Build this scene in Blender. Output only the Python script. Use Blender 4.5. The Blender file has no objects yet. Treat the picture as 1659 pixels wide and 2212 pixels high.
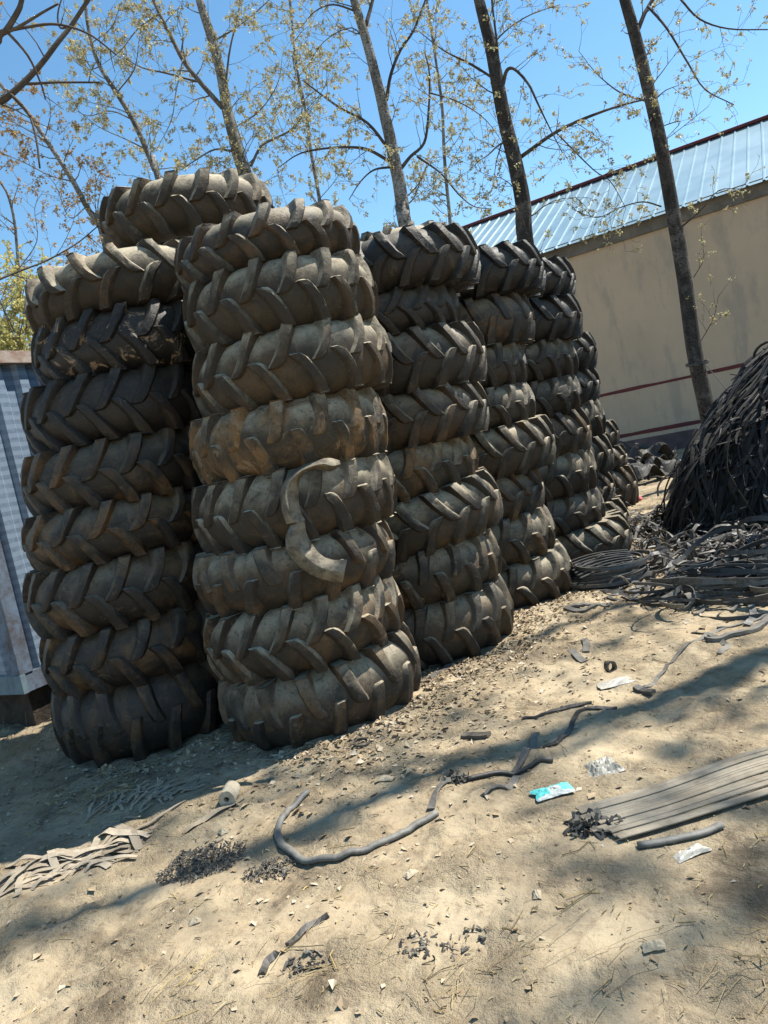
import bpy, math, random
import numpy as np
from mathutils import Vector, Matrix
R_ = math.radians
random.seed(7); rng = np.random.default_rng(7)
scene = bpy.context.scene
C = scene.collection

# ---------------------------------------------------------------- camera, sky, sun, exposure
CAM_H, ROLL, PITCH, FPX, IW, IH = 1.6, R_(12.0), R_(-4.6), 1661.0, 1659.0, 2212.0
_up0 = Vector((0, -math.sin(PITCH), math.cos(PITCH))); _r0 = Vector((1, 0, 0))
FWD = Vector((0, math.cos(PITCH), math.sin(PITCH)))
RIGHT = math.cos(ROLL) * _r0 - math.sin(ROLL) * _up0
UP = math.cos(ROLL) * _up0 + math.sin(ROLL) * _r0
cd = bpy.data.cameras.new('camera'); cam = bpy.data.objects.new('camera', cd); C.objects.link(cam)
m = Matrix.Identity(4)
for i in range(3):
    m[i][0] = RIGHT[i]; m[i][1] = UP[i]; m[i][2] = -FWD[i]
m[2][3] = CAM_H
cam.matrix_world = m
cd.sensor_fit = 'VERTICAL'; cd.sensor_height = 36.0; cd.lens = 36.0 * FPX / IH
cd.clip_start = 0.05; cd.clip_end = 600
scene.camera = cam

SUN_EL, SUN_AZ = R_(57), R_(21)      # azimuth measured from +X towards +Y
SUN = Vector((math.cos(SUN_EL) * math.cos(SUN_AZ), math.cos(SUN_EL) * math.sin(SUN_AZ), math.sin(SUN_EL)))
w = bpy.data.worlds.new('World'); scene.world = w; w.use_nodes = True
wn = w.node_tree.nodes; bg = wn['Background']
sky = wn.new('ShaderNodeTexSky'); sky.sky_type = 'NISHITA'; sky.sun_disc = False
sky.sun_elevation = SUN_EL; sky.sun_rotation = R_(90) - SUN_AZ
sky.air_density = 1.0; sky.dust_density = 0.1; sky.ozone_density = 1.4; sky.altitude = 100
hs = wn.new('ShaderNodeHueSaturation'); hs.inputs['Saturation'].default_value = 1.16; hs.inputs['Hue'].default_value = 0.489
w.node_tree.links.new(sky.outputs[0], hs.inputs['Color']); w.node_tree.links.new(hs.outputs[0], bg.inputs[0]); bg.inputs[1].default_value = 0.110
sl = bpy.data.lights.new('sun', 'SUN'); sl.energy = 5.0; sl.angle = R_(0.55); sl.color = (1.0, 0.95, 0.86)
so = bpy.data.objects.new('sun', sl); C.objects.link(so)
so.rotation_mode = 'QUATERNION'; so.rotation_quaternion = SUN.to_track_quat('Z', 'Y'); so.location = SUN * 40
vs = scene.view_settings
vs.view_transform = 'Standard'; vs.look = 'None'; vs.exposure = .9; vs.gamma = 1.0; vs.use_curve_mapping = False
scene.cycles.max_bounces = 6; scene.cycles.transparent_max_bounces = 8

# ---------------------------------------------------------------- helpers
def ray(x, y):
    return RIGHT * ((x - IW / 2) / FPX) - UP * ((y - IH / 2) / FPX) + FWD
EYE = Vector((0, 0, CAM_H))
def on_ground(x, y, h=0.0):
    d = ray(x, y); return EYE + d * ((h - CAM_H) / d.z)
def at_y(x, y, Y):
    d = ray(x, y); return EYE + d * (Y / d.y)
def at_dist(x, y, D):
    d = ray(x, y); return EYE + d * (D / math.hypot(d.x, d.y))

_T = rng.random((16, 256, 256))
def vnoise(x, y, seed=0):
    x = np.asarray(x, float); y = np.asarray(y, float)
    xi = np.floor(x).astype(int); yi = np.floor(y).astype(int)
    fx = x - xi; fy = y - yi; fx = fx * fx * (3 - 2 * fx); fy = fy * fy * (3 - 2 * fy)
    T = _T[seed % 16]; a = T[xi & 255, yi & 255]; b = T[(xi + 1) & 255, yi & 255]
    c = T[xi & 255, (yi + 1) & 255]; d = T[(xi + 1) & 255, (yi + 1) & 255]
    return (a * (1 - fx) + b * fx) * (1 - fy) + (c * (1 - fx) + d * fx) * fy - 0.5
def ground_z(x, y):
    x = np.asarray(x, float); y = np.asarray(y, float)
    near = np.clip(1.6 - np.hypot(x, y - 4) / 16, 0.15, 1)
    h = 0.05 * vnoise(x * .9, y * .9, 1) + 0.035 * vnoise(x * 2.3, y * 2.3, 2)
    fine = 0.02 * vnoise(x * 6, y * 6, 3) + 0.013 * vnoise(x * 14, y * 14, 4) + 0.008 * vnoise(x * 33, y * 33, 5)
    rough = 0.6 + 1.6 * np.clip(vnoise(x * 1.3 + 9, y * 1.3, 6) + .5, 0, 1)
    return h * near + (fine * rough * near + dents(x, y)) * flat_mask(x, y)
def soft_z(x, y): return float(0.05 * vnoise(x * .9, y * .9, 1) + 0.035 * vnoise(x * 2.3, y * 2.3, 2))
_DR = np.random.default_rng(21)
_DENT = [(_DR.uniform(-2.4, 3.2), 1.6 + 5 * _DR.random() ** 1.4, _DR.uniform(0, 3.14), _DR.uniform(.09, .17), _DR.uniform(.04, .075), _DR.uniform(.008, .022)) for _ in range(110)]
def dents(x, y):
    h = 0
    for (a, b, t, l, w_, d) in _DENT:
        u = ((x - a) * math.cos(t) + (y - b) * math.sin(t)) / l; v = (-(x - a) * math.sin(t) + (y - b) * math.cos(t)) / w_
        r2 = u * u + v * v; h = h - d * np.exp(-r2 * r2) + d * .45 * np.exp(-(np.sqrt(r2) - 1.45) ** 2 * 7)
    return h
_MA = (on_ground(1271, 1794) + on_ground(1244, 1828)) / 2; _MB = on_ground(1684, 1660)
def flat_mask(x, y):
    d = _MB - _MA; L2 = d.x * d.x + d.y * d.y; t = np.clip(((x - _MA.x) * d.x + (y - _MA.y) * d.y) / L2, 0, 1.6)
    r = np.hypot(x - _MA.x - t * d.x, y - _MA.y - t * d.y); return np.clip((r - .28) / .25, .08, 1)
def gz(x, y): return float(ground_z(x, y))

def mesh_obj(name, verts, faces, mat=None, parent=None, smooth=True, mats=None, fmat=None):
    me = bpy.data.meshes.new(name); me.from_pydata([tuple(v) for v in verts], [], [tuple(f) for f in faces])
    for mm in (mats or ([mat] if mat else [])): me.materials.append(mm)
    if smooth: me.polygons.foreach_set('use_smooth', [True] * len(me.polygons))
    if fmat is not None: me.polygons.foreach_set('material_index', fmat)
    me.update()
    o = bpy.data.objects.new(name, me); C.objects.link(o)
    if parent: o.parent = parent
    return o
def tag(o, label=None, cat=None, group=None, kind=None):
    if label: o['label'] = label
    if cat: o['category'] = cat
    if group: o['group'] = group
    if kind: o['kind'] = kind
    return o
def empty(name, loc, label, cat, group=None, rot=None):
    o = bpy.data.objects.new(name, None); C.objects.link(o); o.location = loc; o.empty_display_size = .2
    if rot: o.rotation_euler = rot
    return tag(o, label, cat, group)
def autosmooth(o, deg=40):
    me = o.data; me.set_sharp_from_angle(angle=R_(deg)); return o

class MB:
    def __init__(s): s.v = []; s.f = []; s.m = []
    def add(s, v, f, mi=0):
        n = len(s.v); s.v.extend(v); s.f.extend([tuple(i + n for i in q) for q in f]); s.m.extend([mi] * len(f))
    def box(s, o, ax, ay, az, mi=0):
        o, ax, ay, az = Vector(o), Vector(ax), Vector(ay), Vector(az)
        v = [o + ax * i + ay * j + az * k for k in (0, 1) for j in (0, 1) for i in (0, 1)]
        s.add(v, [(0, 2, 3, 1), (4, 5, 7, 6), (0, 1, 5, 4), (2, 6, 7, 3), (0, 4, 6, 2), (1, 3, 7, 5)], mi)
    def sweep(s, pts, prof, scales=None, upv=None, closed_caps=True, mi=0, twist=None):
        """prof: 2D outline (side, normal); frames follow the path, upv a fixed normal hint"""
        pts = [Vector(p) for p in pts]; n = len(pts); k = len(prof)
        if n < 2: return
        nrm = Vector(upv) if upv is not None else None
        V = []; last = None
        for i in range(n):
            t = (pts[min(i + 1, n - 1)] - pts[max(i - 1, 0)])
            if t.length < 1e-9: t = Vector((0, 0, 1))
            t.normalize()
            if nrm is not None: u = nrm
            elif last is not None: u = last
            else: u = Vector((0, 0, 1)) if abs(t.z) < .9 else Vector((1, 0, 0))
            b = t.cross(u)
            if b.length < 1e-6: b = t.cross(Vector((1, .3, .2)))
            b.normalize(); u2 = b.cross(t); last = u2
            if twist is not None:
                a = twist[i]; b, u2 = b * math.cos(a) + u2 * math.sin(a), u2 * math.cos(a) - b * math.sin(a)
            sc = scales[i] if scales is not None else 1.0
            for (p, q) in prof: V.append(pts[i] + b * (p * sc) + u2 * (q * sc))
        F = []
        for i in range(n - 1):
            for j in range(k):
                j2 = (j + 1) % k
                F.append((i * k + j, i * k + j2, (i + 1) * k + j2, (i + 1) * k + j))
        if closed_caps and k > 2:
            F.append(tuple(reversed(range(k)))); F.append(tuple((n - 1) * k + j for j in range(k)))
        s.add(V, F, mi)
    def tube(s, pts, rad, n=6, mi=0):
        prof = [(math.cos(2 * math.pi * j / n), math.sin(2 * math.pi * j / n)) for j in range(n)]
        s.sweep(pts, prof, scales=rad, mi=mi)
    def build(s, name, mat=None, parent=None, smooth=True, mats=None):
        return mesh_obj(name, s.v, s.f, mat, parent, smooth, mats, s.m if mats else None)
def RECT(w_, t): return [(-w_ / 2, -t / 2), (w_ / 2, -t / 2), (w_ / 2, t / 2), (-w_ / 2, t / 2)]
def smooth_path(p, n=4):
    """Catmull-Rom through points"""
    p = [Vector(q) for q in p]
    if len(p) < 3: return p
    q = [p[0] * 2 - p[1]] + p + [p[-1] * 2 - p[-2]]; out = []
    for i in range(1, len(q) - 2):
        a, b, c, d = q[i - 1], q[i], q[i + 1], q[i + 2]
        for k in range(n):
            t = k / n
            out.append(.5 * ((2 * b) + (c - a) * t + (2 * a - 5 * b + 4 * c - d) * t * t + (3 * b - a - 3 * c + d) * t ** 3))
    out.append(p[-1]); return out

# ---------------------------------------------------------------- materials
class Mat:
    def __init__(s, name, rough=.8, spec=.3, metal=0.0):
        s.mat = bpy.data.materials.new(name); s.mat.use_nodes = True
        s.nt = s.mat.node_tree; s.N = s.nt.nodes; s.L = s.nt.links; s.b = s.N['Principled BSDF']
        s.b.inputs['Roughness'].default_value = rough; s.b.inputs['Specular IOR Level'].default_value = spec
        s.b.inputs['Metallic'].default_value = metal
        s.tc = s.N.new('ShaderNodeTexCoord'); s.co = s.tc.outputs['Object']
    def link(s, a, b): s.L.new(a, b)
    def sock(s, x, inp):
        if hasattr(x, 'is_linked') or hasattr(x, 'links'): s.L.new(x, inp)
        else:
            inp.default_value = (tuple(x) + (1,))[:4] if isinstance(x, (tuple, list)) and inp.type == 'RGBA' else x
    def noise(s, scale, detail=4, rough=.6, co=None, dist=0.0):
        n = s.N.new('ShaderNodeTexNoise'); n.inputs['Scale'].default_value = scale; n.inputs['Detail'].default_value = detail
        n.inputs['Roughness'].default_value = rough; n.inputs['Distortion'].default_value = dist
        s.L.new(co or s.co, n.inputs['Vector']); return n.outputs['Fac']
    def voro(s, scale, co=None, feature='F1'):
        n = s.N.new('ShaderNodeTexVoronoi'); n.feature = feature; n.inputs['Scale'].default_value = scale
        s.L.new(co or s.co, n.inputs['Vector']); return n
    def ramp(s, x, a, b, lo=0.0, hi=1.0):
        n = s.N.new('ShaderNodeMapRange'); n.inputs[1].default_value = a; n.inputs[2].default_value = b
        n.inputs[3].default_value = lo; n.inputs[4].default_value = hi; n.interpolation_type = 'SMOOTHSTEP'
        s.L.new(x, n.inputs[0]); return n.outputs[0]
    def math(s, op, a, b=0.0):
        n = s.N.new('ShaderNodeMath'); n.operation = op; s.sock(a, n.inputs[0]); s.sock(b, n.inputs[1]); return n.outputs[0]
    def mix(s, f, a, b, mode='MIX'):
        n = s.N.new('ShaderNodeMix'); n.data_type = 'RGBA'; n.blend_type = mode
        s.sock(f, n.inputs[0]); s.sock(a, n.inputs[6]); s.sock(b, n.inputs[7]); return n.outputs[2]
    def scaled(s, v, off=None):
        n = s.N.new('ShaderNodeMapping'); n.inputs['Scale'].default_value = v; s.L.new(s.co, n.inputs['Vector']); return n.outputs[0]
    def color(s, c): s.sock(c, s.b.inputs['Base Color']); return s
    def bump(s, h, strength=.3, dist=.01):
        n = s.N.new('ShaderNodeBump'); n.inputs['Strength'].default_value = strength; n.inputs['Distance'].default_value = dist
        s.L.new(h, n.inputs['Height']); s.L.new(n.outputs[0], s.b.inputs['Normal']); return s

def tyre_material(name, rubber, dust, amt, tread):
    M = Mat(name, .62, .38)
    oi = M.N.new('ShaderNodeObjectInfo')
    add = M.N.new('ShaderNodeVectorMath'); add.operation = 'ADD'
    mul = M.N.new('ShaderNodeMath'); mul.operation = 'MULTIPLY'; mul.inputs[1].default_value = 37
    M.L.new(oi.outputs['Random'], mul.inputs[0]); M.L.new(M.co, add.inputs[0]); M.L.new(mul.outputs[0], add.inputs[1])
    co = add.outputs[0]
    sep = M.N.new('ShaderNodeSeparateColor'); M.L.new(oi.outputs['Color'], sep.inputs[0])
    n1 = M.noise(1.9, 4, .6, co, .5); n2 = M.noise(7, 6, .62, co, .8); n3 = M.noise(60, 3, .6, co)
    s = M.math('ADD', M.math('MULTIPLY', n1, .9), M.math('MULTIPLY', n2, .75))
    s = M.math('ADD', s, M.math('MULTIPLY', sep.outputs[0], 1.15))
    f = M.ramp(s, .85, 1.9); f = M.math('MULTIPLY', f, amt)
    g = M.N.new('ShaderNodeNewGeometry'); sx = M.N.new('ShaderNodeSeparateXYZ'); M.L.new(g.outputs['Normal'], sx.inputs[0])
    # sunlit tops painted in: upward faces get pale dust, in uneven drifts
    lit_dust = M.ramp(M.math('ADD', sx.outputs[2], M.math('MULTIPLY', M.math('SUBTRACT', n2, .5), .9)), -.02, .95)
    lit_dust = M.math('MULTIPLY', lit_dust, M.ramp(sep.outputs[0], .1, .6, .12, 1))
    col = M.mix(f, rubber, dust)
    col = M.mix(M.math('MULTIPLY', lit_dust, .85), col, (.50, .43, .30))
    n4 = M.noise(2.9, 6, .65, co, .8)
    mud = M.math('MULTIPLY', M.ramp(n4, .44, .66), sep.outputs[1])
    col = M.mix(mud, col, (.19, .105, .04))
    n5 = M.noise(5.5, 5, .75, co, 1.2)
    scab = M.math('MULTIPLY', M.ramp(n5, .58, .63), sep.outputs[2])
    col = M.mix(scab, col, (.27, .19, .115))
    dark = M.ramp(M.noise(4.2, 7, .72, co, 1.0), .50, .72); dark = M.math('MULTIPLY', dark, .8 if tread else .62)
    col = M.mix(dark, col, (.020, .019, .018))
    col = M.mix(M.math('MULTIPLY', M.ramp(n3, .52, .72), .45), col, (.02, .017, .014))
    sc1 = M.noise(5, 6, .75, M_scaled(M, co, (1, 1, 7)), 1.5); sc2 = M.noise(5, 6, .75, M_scaled(M, co, (7, 2, 1)), 1.5)
    scuff = M.math('MULTIPLY', M.math('MAXIMUM', M.ramp(sc1, .60, .66), M.ramp(sc2, .61, .67)), M.ramp(n1, .35, .6, .1, .75))
    col = M.mix(scuff, col, (.115, .09, .06))
    blot = M.math('MULTIPLY', M.ramp(M.noise(16, 7, .75, co, 1.0), .54, .64), .6)
    col = M.mix(blot, col, (.016, .0145, .013))
    M.color(col)
    M.L.new(M.ramp(f, 0, .8, .55, .8), M.b.inputs['Roughness'])
    st = M.noise(1.0, 6, .7, M_scaled(M, co, (9, 9, 60)))
    st = M.math('ADD', st, M.math('MULTIPLY', M.noise(24, 6, .75, co, 1.2), 1.6))
    h = M.math('ADD', M.math('ADD', M.math('MULTIPLY', n2, 1.0), M.math('MULTIPLY', n3, .18)), M.math('MULTIPLY', st, .2))
    M.bump(h, .6 if tread else .45, .02)
    return M.mat
def M_scaled(M, co, v):
    n = M.N.new('ShaderNodeMapping'); n.inputs['Scale'].default_value = v; M.L.new(co, n.inputs['Vector']); return n.outputs[0]
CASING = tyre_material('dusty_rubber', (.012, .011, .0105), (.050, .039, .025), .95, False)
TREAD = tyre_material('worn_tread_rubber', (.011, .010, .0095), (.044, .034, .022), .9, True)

def sand_material():
    M = Mat('sandy_soil', .95, .15)
    n0 = M.noise(.55, 5, .6); n1 = M.noise(2.2, 6, .65, dist=.4); n2 = M.noise(9, 8, .7, dist=.5); n3 = M.noise(55, 4, .7); n4 = M.noise(190, 2, .6)
    col = M.mix(M.ramp(n1, .35, .65), (0.400, 0.326, 0.216), (0.345, 0.270, 0.172))
    col = M.mix(M.math('MULTIPLY', M.ramp(n2, .50, .68), .6), col, (0.200, 0.148, 0.096))
    col = M.mix(M.math('MULTIPLY', M.ramp(n0, .5, .68), .35), col, (0.240, 0.180, 0.120))
    col = M.mix(M.math('MULTIPLY', M.ramp(n3, .56, .70), .55), col, (0.160, 0.120, 0.080))
    col = M.mix(M.math('MULTIPLY', M.ramp(n3, .30, .42, 1, 0), .35), col, (0.480, 0.408, 0.296))
    for (sc_, th, amt, gs) in ((26, .16, .55, 3.1), (61, .15, .6, 2.3), (120, .16, .5, 4.2)):
        mp = M.N.new('ShaderNodeMapping'); mp.inputs['Scale'].default_value = (1, 2.1, 1); mp.inputs['Rotation'].default_value = (0, 0, gs); M.L.new(M.co, mp.inputs['Vector'])
        v = M.voro(sc_, mp.outputs[0]); v.inputs['Randomness'].default_value = 1
        gate = M.ramp(M.noise(gs, 5, .65), .46, .64); sp = M.math('MULTIPLY', M.math('MULTIPLY', M.ramp(v.outputs['Distance'], th * .5, th, 1, 0), gate), amt)
        col = M.mix(sp, col, (.075, .058, .042))
    # loose humus and crumbled rubber in drifts
    hum = M.math('MULTIPLY', M.ramp(M.noise(1.35, 9, .74, dist=.8), .52, .66), .72)
    col = M.mix(hum, col, (.115, .085, .056))
    M.color(col)
    calm = M.ramp(M.noise(1.7, 4, .6), .38, .62, .18, 1)
    h = M.math('MULTIPLY', M.math('ADD', M.math('ADD', M.math('MULTIPLY', n2, 1.0), M.math('MULTIPLY', n3, .5)), M.math('MULTIPLY', n4, .16)), calm)
    M.bump(h, 1.0, .045); return M.mat
SAND = sand_material()
def simple(name, col, col2=None, sc=8, rough=.8, spec=.3, bump=.2, metal=0.0, dist=.01):
    M = Mat(name, rough, spec, metal); n = M.noise(sc, 6, .7, dist=.4)
    M.color(M.mix(M.ramp(n, .35, .68), col, col2 or tuple(c * .6 for c in col)))
    M.bump(M.noise(sc * 4, 5, .7), bump, dist); return M.mat
def island(name, cols, rough=.7, trans=0.0, bump=0):
    """a colour picked per loose piece (leaf, chip, straw)"""
    M = Mat(name, rough, .25); g = M.N.new('ShaderNodeNewGeometry')
    r = M.N.new('ShaderNodeValToRGB'); r.color_ramp.interpolation = 'LINEAR'
    e = r.color_ramp.elements
    while len(e) < len(cols): e.new(.5)
    for i, c in enumerate(cols): e[i].position = i / max(1, len(cols) - 1); e[i].color = tuple(c) + (1,)
    M.L.new(g.outputs['Random Per Island'], r.inputs[0])
    M.color(M.mix(M.math('MULTIPLY', M.ramp(M.noise(30, 4, .7), .4, .7), .4), r.outputs[0], tuple(c * .55 for c in cols[0])))
    if trans:
        t = M.N.new('ShaderNodeBsdfTranslucent'); M.L.new(r.outputs[0], t.inputs[0])
        mx = M.N.new('ShaderNodeMixShader'); mx.inputs[0].default_value = trans
        out = M.N['Material Output']; M.L.new(M.b.outputs[0], mx.inputs[1]); M.L.new(t.outputs[0], mx.inputs[2]); M.L.new(mx.outputs[0], out.inputs[0])
    return M.mat
STRIP = island('black_rubber_strip', [(.017, .016, .015), (.036, .033, .030), (.024, .022, .020), (.075, .068, .056), (.03, .028, .026)], .6)
DUSTY = simple('dusty_grey_rubber', (.17, .155, .13), (.085, .08, .072), 10, .7, .35, .25)
DARKR = simple('dark_rubber', (.034, .032, .030), (.105, .092, .072), 9, .55, .4, .25)

# ---------------------------------------------------------------- ground: one sheet out to the horizon
def axis(lo, hi, step, far):
    a = list(np.arange(lo, hi + 1e-6, step)); s = step
    x = a[-1]
    while x < far: s *= 1.35; x += s; a.append(x)
    x = a[0]; s = step; pre = []
    while x > -far: s *= 1.35; x -= s; pre.append(x)
    return np.array(pre[::-1] + a)
gx = axis(-4.2, 5.6, 0.032, 260); gy = axis(1.2, 12.5, 0.032, 260)
X, Y = np.meshgrid(gx, gy); Z = ground_z(X, Y)
nx, ny = len(gx), len(gy)
V = np.stack([X.ravel(), Y.ravel(), Z.ravel()], 1)
idx = np.arange(nx * ny).reshape(ny, nx)
F = np.stack([idx[:-1, :-1].ravel(), idx[:-1, 1:].ravel(), idx[1:, 1:].ravel(), idx[1:, :-1].ravel()], 1)
me = bpy.data.meshes.new('ground'); me.vertices.add(len(V)); me.vertices.foreach_set('co', V.ravel())
me.loops.add(F.size); me.loops.foreach_set('vertex_index', F.ravel().astype(np.int32))
me.polygons.add(len(F)); me.polygons.foreach_set('loop_start', np.arange(0, F.size, 4, dtype=np.int32))
me.polygons.foreach_set('use_smooth', np.ones(len(F), bool)); me.update(calc_edges=True)
me.materials.append(SAND)
ground = bpy.data.objects.new('ground', me); C.objects.link(ground); tag(ground, kind='structure')

# ---------------------------------------------------------------- the long plastered building with a metal roof
WD = Vector((-.856, .516, 0)).normalized(); WN = Vector((-WD.y, WD.x, 0)); WN = -WN if WN.y > 0 else WN
W0 = on_ground(1340, 992); W0.z = 0
def on_wall(x, y):
    d = ray(x, y); t = (W0 - EYE).dot(WN) / d.dot(WN); p = EYE + d * t
    return (p - W0).dot(WD), p.z
EAVE = on_wall(1182, 537)[1]
z_up = on_wall(1288, 857)[1]; z_lo = on_wall(1333, 944)[1]; z_pl = on_wall(1332, 957)[1]
S0, S1 = -15.0, 9.0
print('wall', W0, 'eave', EAVE, z_up, z_lo, z_pl, 'px1659', on_wall(1659, 390))
PLAST = Mat('stained_plaster', .9, .15)
_a = PLAST.noise(.35, 5, .6); _b = PLAST.noise(1.0, 6, .7, PLAST.scaled((1.6, 1.6, .5)))
_c = PLAST.mix(PLAST.ramp(_a, .4, .6), (0.460, 0.363, 0.262), (0.414, 0.331, 0.244))
_c = PLAST.mix(PLAST.math('MULTIPLY', PLAST.ramp(_b, .50, .64), .5), _c, (0.248, 0.230, 0.198))
_c = PLAST.mix(PLAST.math('MULTIPLY', PLAST.ramp(PLAST.noise(3.5, 6, .75, PLAST.scaled((2, 2, .25))), .58, .72), .5), _c, (0.202, 0.184, 0.166))
PLAST.color(_c).bump(PLAST.noise(20, 5, .7), .25, .02)
REDP = simple('dull_red_paint', (0.136, 0.036, 0.036), (0.088, 0.032, 0.034), 3, .85, .2, .2)
CONC = simple('weathered_concrete', (0.168, 0.152, 0.132), (0.104, 0.096, 0.084), 2.2, .9, .2, .4)
ROOFM = Mat('blue_grey_sheet_steel', .38, .5, .35)
ROOFM.color(ROOFM.mix(ROOFM.ramp(ROOFM.noise(.8, 5, .6), .35, .65), (0.288, 0.400, 0.440), (0.216, 0.320, 0.368)))
house = empty('plastered_building', W0, 'long beige plastered building with blue grey metal roof and red painted lines', 'building')
house.rotation_euler = (0, 0, math.atan2(WD.y, WD.x))
# local frame: +x along the wall to the far end, +y into the building or out of it
hy = Vector((-WD.y, WD.x, 0)); OUT = 1 if hy.dot(WN) > 0 else -1
def hb(mb, s0, s1, d0, d1, z0, z1): mb.box((s0, d0 * OUT, z0), (s1 - s0, 0, 0), (0, (d1 - d0) * OUT, 0), (0, 0, z1 - z0))
def hpart(name, boxes, mat):
    b = MB()
    for q in boxes: hb(b, *q)
    return b.build(name, mat, house, smooth=False)
RUN, PITCHR = 5.6, R_(26)
RISE = RUN * math.tan(PITCHR)
hpart('wall', [(S0, S1, -.24, 0, -.3, EAVE - .02)], PLAST.mat)
for s in (S0, S1 - .24):
    gb = MB()
    v = [Vector((a, -d * OUT, z)) for a in (s, s + .24) for (d, z) in ((.242, -.3), (2 * RUN, -.3), (2 * RUN, EAVE), (RUN, EAVE + RISE - .1), (.242, EAVE))]
    gb.add(v, [(0, 1, 2, 3, 4), (9, 8, 7, 6, 5)] + [(i, i + 5, (i + 1) % 5 + 5, (i + 1) % 5) for i in range(5)])
    gb.build('gable_wall', PLAST.mat, house, smooth=False)
hpart('eave_beam', [(S0, S1, -.1, .09, EAVE - .42, EAVE - .022)], CONC)
# hand painted red lines: slightly wavy raised bands
for zz, hh in ((z_up, .085), (z_lo, .10)):
    b = MB(); n = 120; top = []; V2 = []
    for i in range(n + 1):
        s = S0 + .01 + (S1 - S0 - .02) * i / n
        e = .018 * float(vnoise(s * 1.7, zz * 9, 2)); e2 = .035 * float(vnoise(s * 2.3, zz * 5, 3))
        for (d, z) in ((.001, zz - hh / 2 + e), (.006, zz - hh / 2 + e), (.006, zz + hh / 2 + e2), (.001, zz + hh / 2 + e2)): V2.append((s, d * OUT, z))
    b.add([Vector(v) for v in V2], [(i * 4 + j, i * 4 + (j + 1) % 4, i * 4 + 4 + (j + 1) % 4, i * 4 + 4 + j) for i in range(n) for j in range(4)])
    b.build('painted_line', REDP, house, smooth=False)
PLINM = simple('purple_grey_plinth', (.155, .10, .10), (.075, .06, .062), 1.6, .9, .2, .4)
hpart('plinth', [(S0, S1, .001, .05, -.3, z_pl)], PLINM)
def roof_sheet(side):
    b = MB(); P = .36; prof = []
    s = S0 - .2
    while s < S1 + .2:
        prof += [(s, 0), (s + P - .075, 0), (s + P - .055, .03), (s + P - .02, .03)]; s += P
    oh = .28
    V2 = []
    for (d, z) in ((oh, -oh * math.tan(PITCHR)), (-RUN, RISE)):
        dd = d if side == 0 else -2 * RUN - d
        for (s, h) in prof: V2.append(Vector((s, dd * OUT, EAVE + z + h)))
    n = len(prof)
    F2 = [(i, i + 1, n + i + 1, n + i) for i in range(n - 1)]
    b.add(V2, F2)
    return b.build('roof', ROOFM.mat, house, smooth=False)
for sd in (0, 1): roof_sheet(sd)
b = MB()
for sgn in (1, -1):
    v = [Vector((s, (-RUN + sgn * d) * OUT, EAVE + RISE + z)) for s in (S0 - .2, S1 + .2) for (d, z) in ((0, .12), (.17, .12 - .17 * math.tan(PITCHR) + .03), (.17, .04 - .17 * math.tan(PITCHR) + .03), (0, .03))]
    b.add(v, [(0, 1, 5, 4), (1, 2, 6, 5), (2, 3, 7, 6), (0, 3, 2, 1), (4, 5, 6, 7)])
b.build('ridge_cap', REDP, house, smooth=False)

# ---------------------------------------------------------------- corrugated steel container at the left
CD = Vector((math.sin(R_(30)), math.cos(R_(30)), 0)); CF = Vector((-CD.y, CD.x, 0))     # along the side; along the front
K0 = at_y(55, 1497, 6.0); zb = K0.z
p = at_y(30, 766, 6.6); zt = p.z
print('container', K0, zb, zt)
BLUEW = Mat('faded_pale_blue_paint', .45, .5, .0)
_b = BLUEW.N.new('ShaderNodeTexWave'); _b.wave_type = 'BANDS'; _b.bands_direction = 'Z'; _b.inputs['Scale'].default_value = 4.3
_b.inputs['Distortion'].default_value = .8; _b.inputs['Detail'].default_value = 1; BLUEW.L.new(BLUEW.co, _b.inputs['Vector'])
_m = BLUEW.math('MULTIPLY', BLUEW.ramp(_b.outputs['Fac'], .42, .58, .15, .75), BLUEW.ramp(BLUEW.noise(16, 7, .75, dist=1.5), .34, .58, .35, 1))
_c = BLUEW.mix(_m, (.22, .29, .38), (.10, .145, .205))
_c = BLUEW.mix(BLUEW.math('MULTIPLY', BLUEW.ramp(BLUEW.noise(3, 6, .75), .60, .70), .8), _c, (.16, .10, .07))
BLUEW.color(_c)
POSTM = simple('chipped_blue_grey_paint', (.13, .18, .25), (.07, .055, .05), 5, .6, .35, .3)
SILLM = simple('pale_blue_sill_paint', (.16, .225, .26), (.10, .14, .165), 4, .6, .35, .3)
RUSTC = simple('flaking_brown_paint', (.30, .20, .15), (.42, .36, .31), 9, .8, .2, .5)
BASEM = simple('dark_earth_bank', (.075, .06, .048), (.035, .03, .026), 5, .95, .1, .8, dist=.03)
cont = empty('shipping_container', (K0.x, K0.y, 0), 'pale blue corrugated steel container behind the leftmost tyre stack', 'container')
def cpt(a, bq, z): return CD * a + CF * bq + Vector((0, 0, z))
def corr(length, dirv, nrm, z0, z1, pitch=.23, dep=.036):
    b = MB(); prof = []; a = .06
    while a < length - pitch:
        prof += [(a, 0), (a + pitch * .36, 0), (a + pitch * .5, dep), (a + pitch * .86, dep)]; a += pitch
    prof.append((a, 0)); n = len(prof); v = []
    for z in (z0, z1):
        for (s, d) in prof: v.append(dirv * s + nrm * (d - .03) + Vector((0, 0, z)))
    b.add(v, [(i, i + 1, n + i + 1, n + i) for i in range(n - 1)])
    return b
NS = Vector((CD.y, -CD.x, 0)); NF = Vector((-CD.x, -CD.y, 0))
corr(6.0, CD, NS, zb + .16, zt - .09).build('side_wall', BLUEW.mat, cont, smooth=False)
corr(2.4, CF, NF, zb + .16, zt - .09).build('front_wall', BLUEW.mat, cont, smooth=False)
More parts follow.
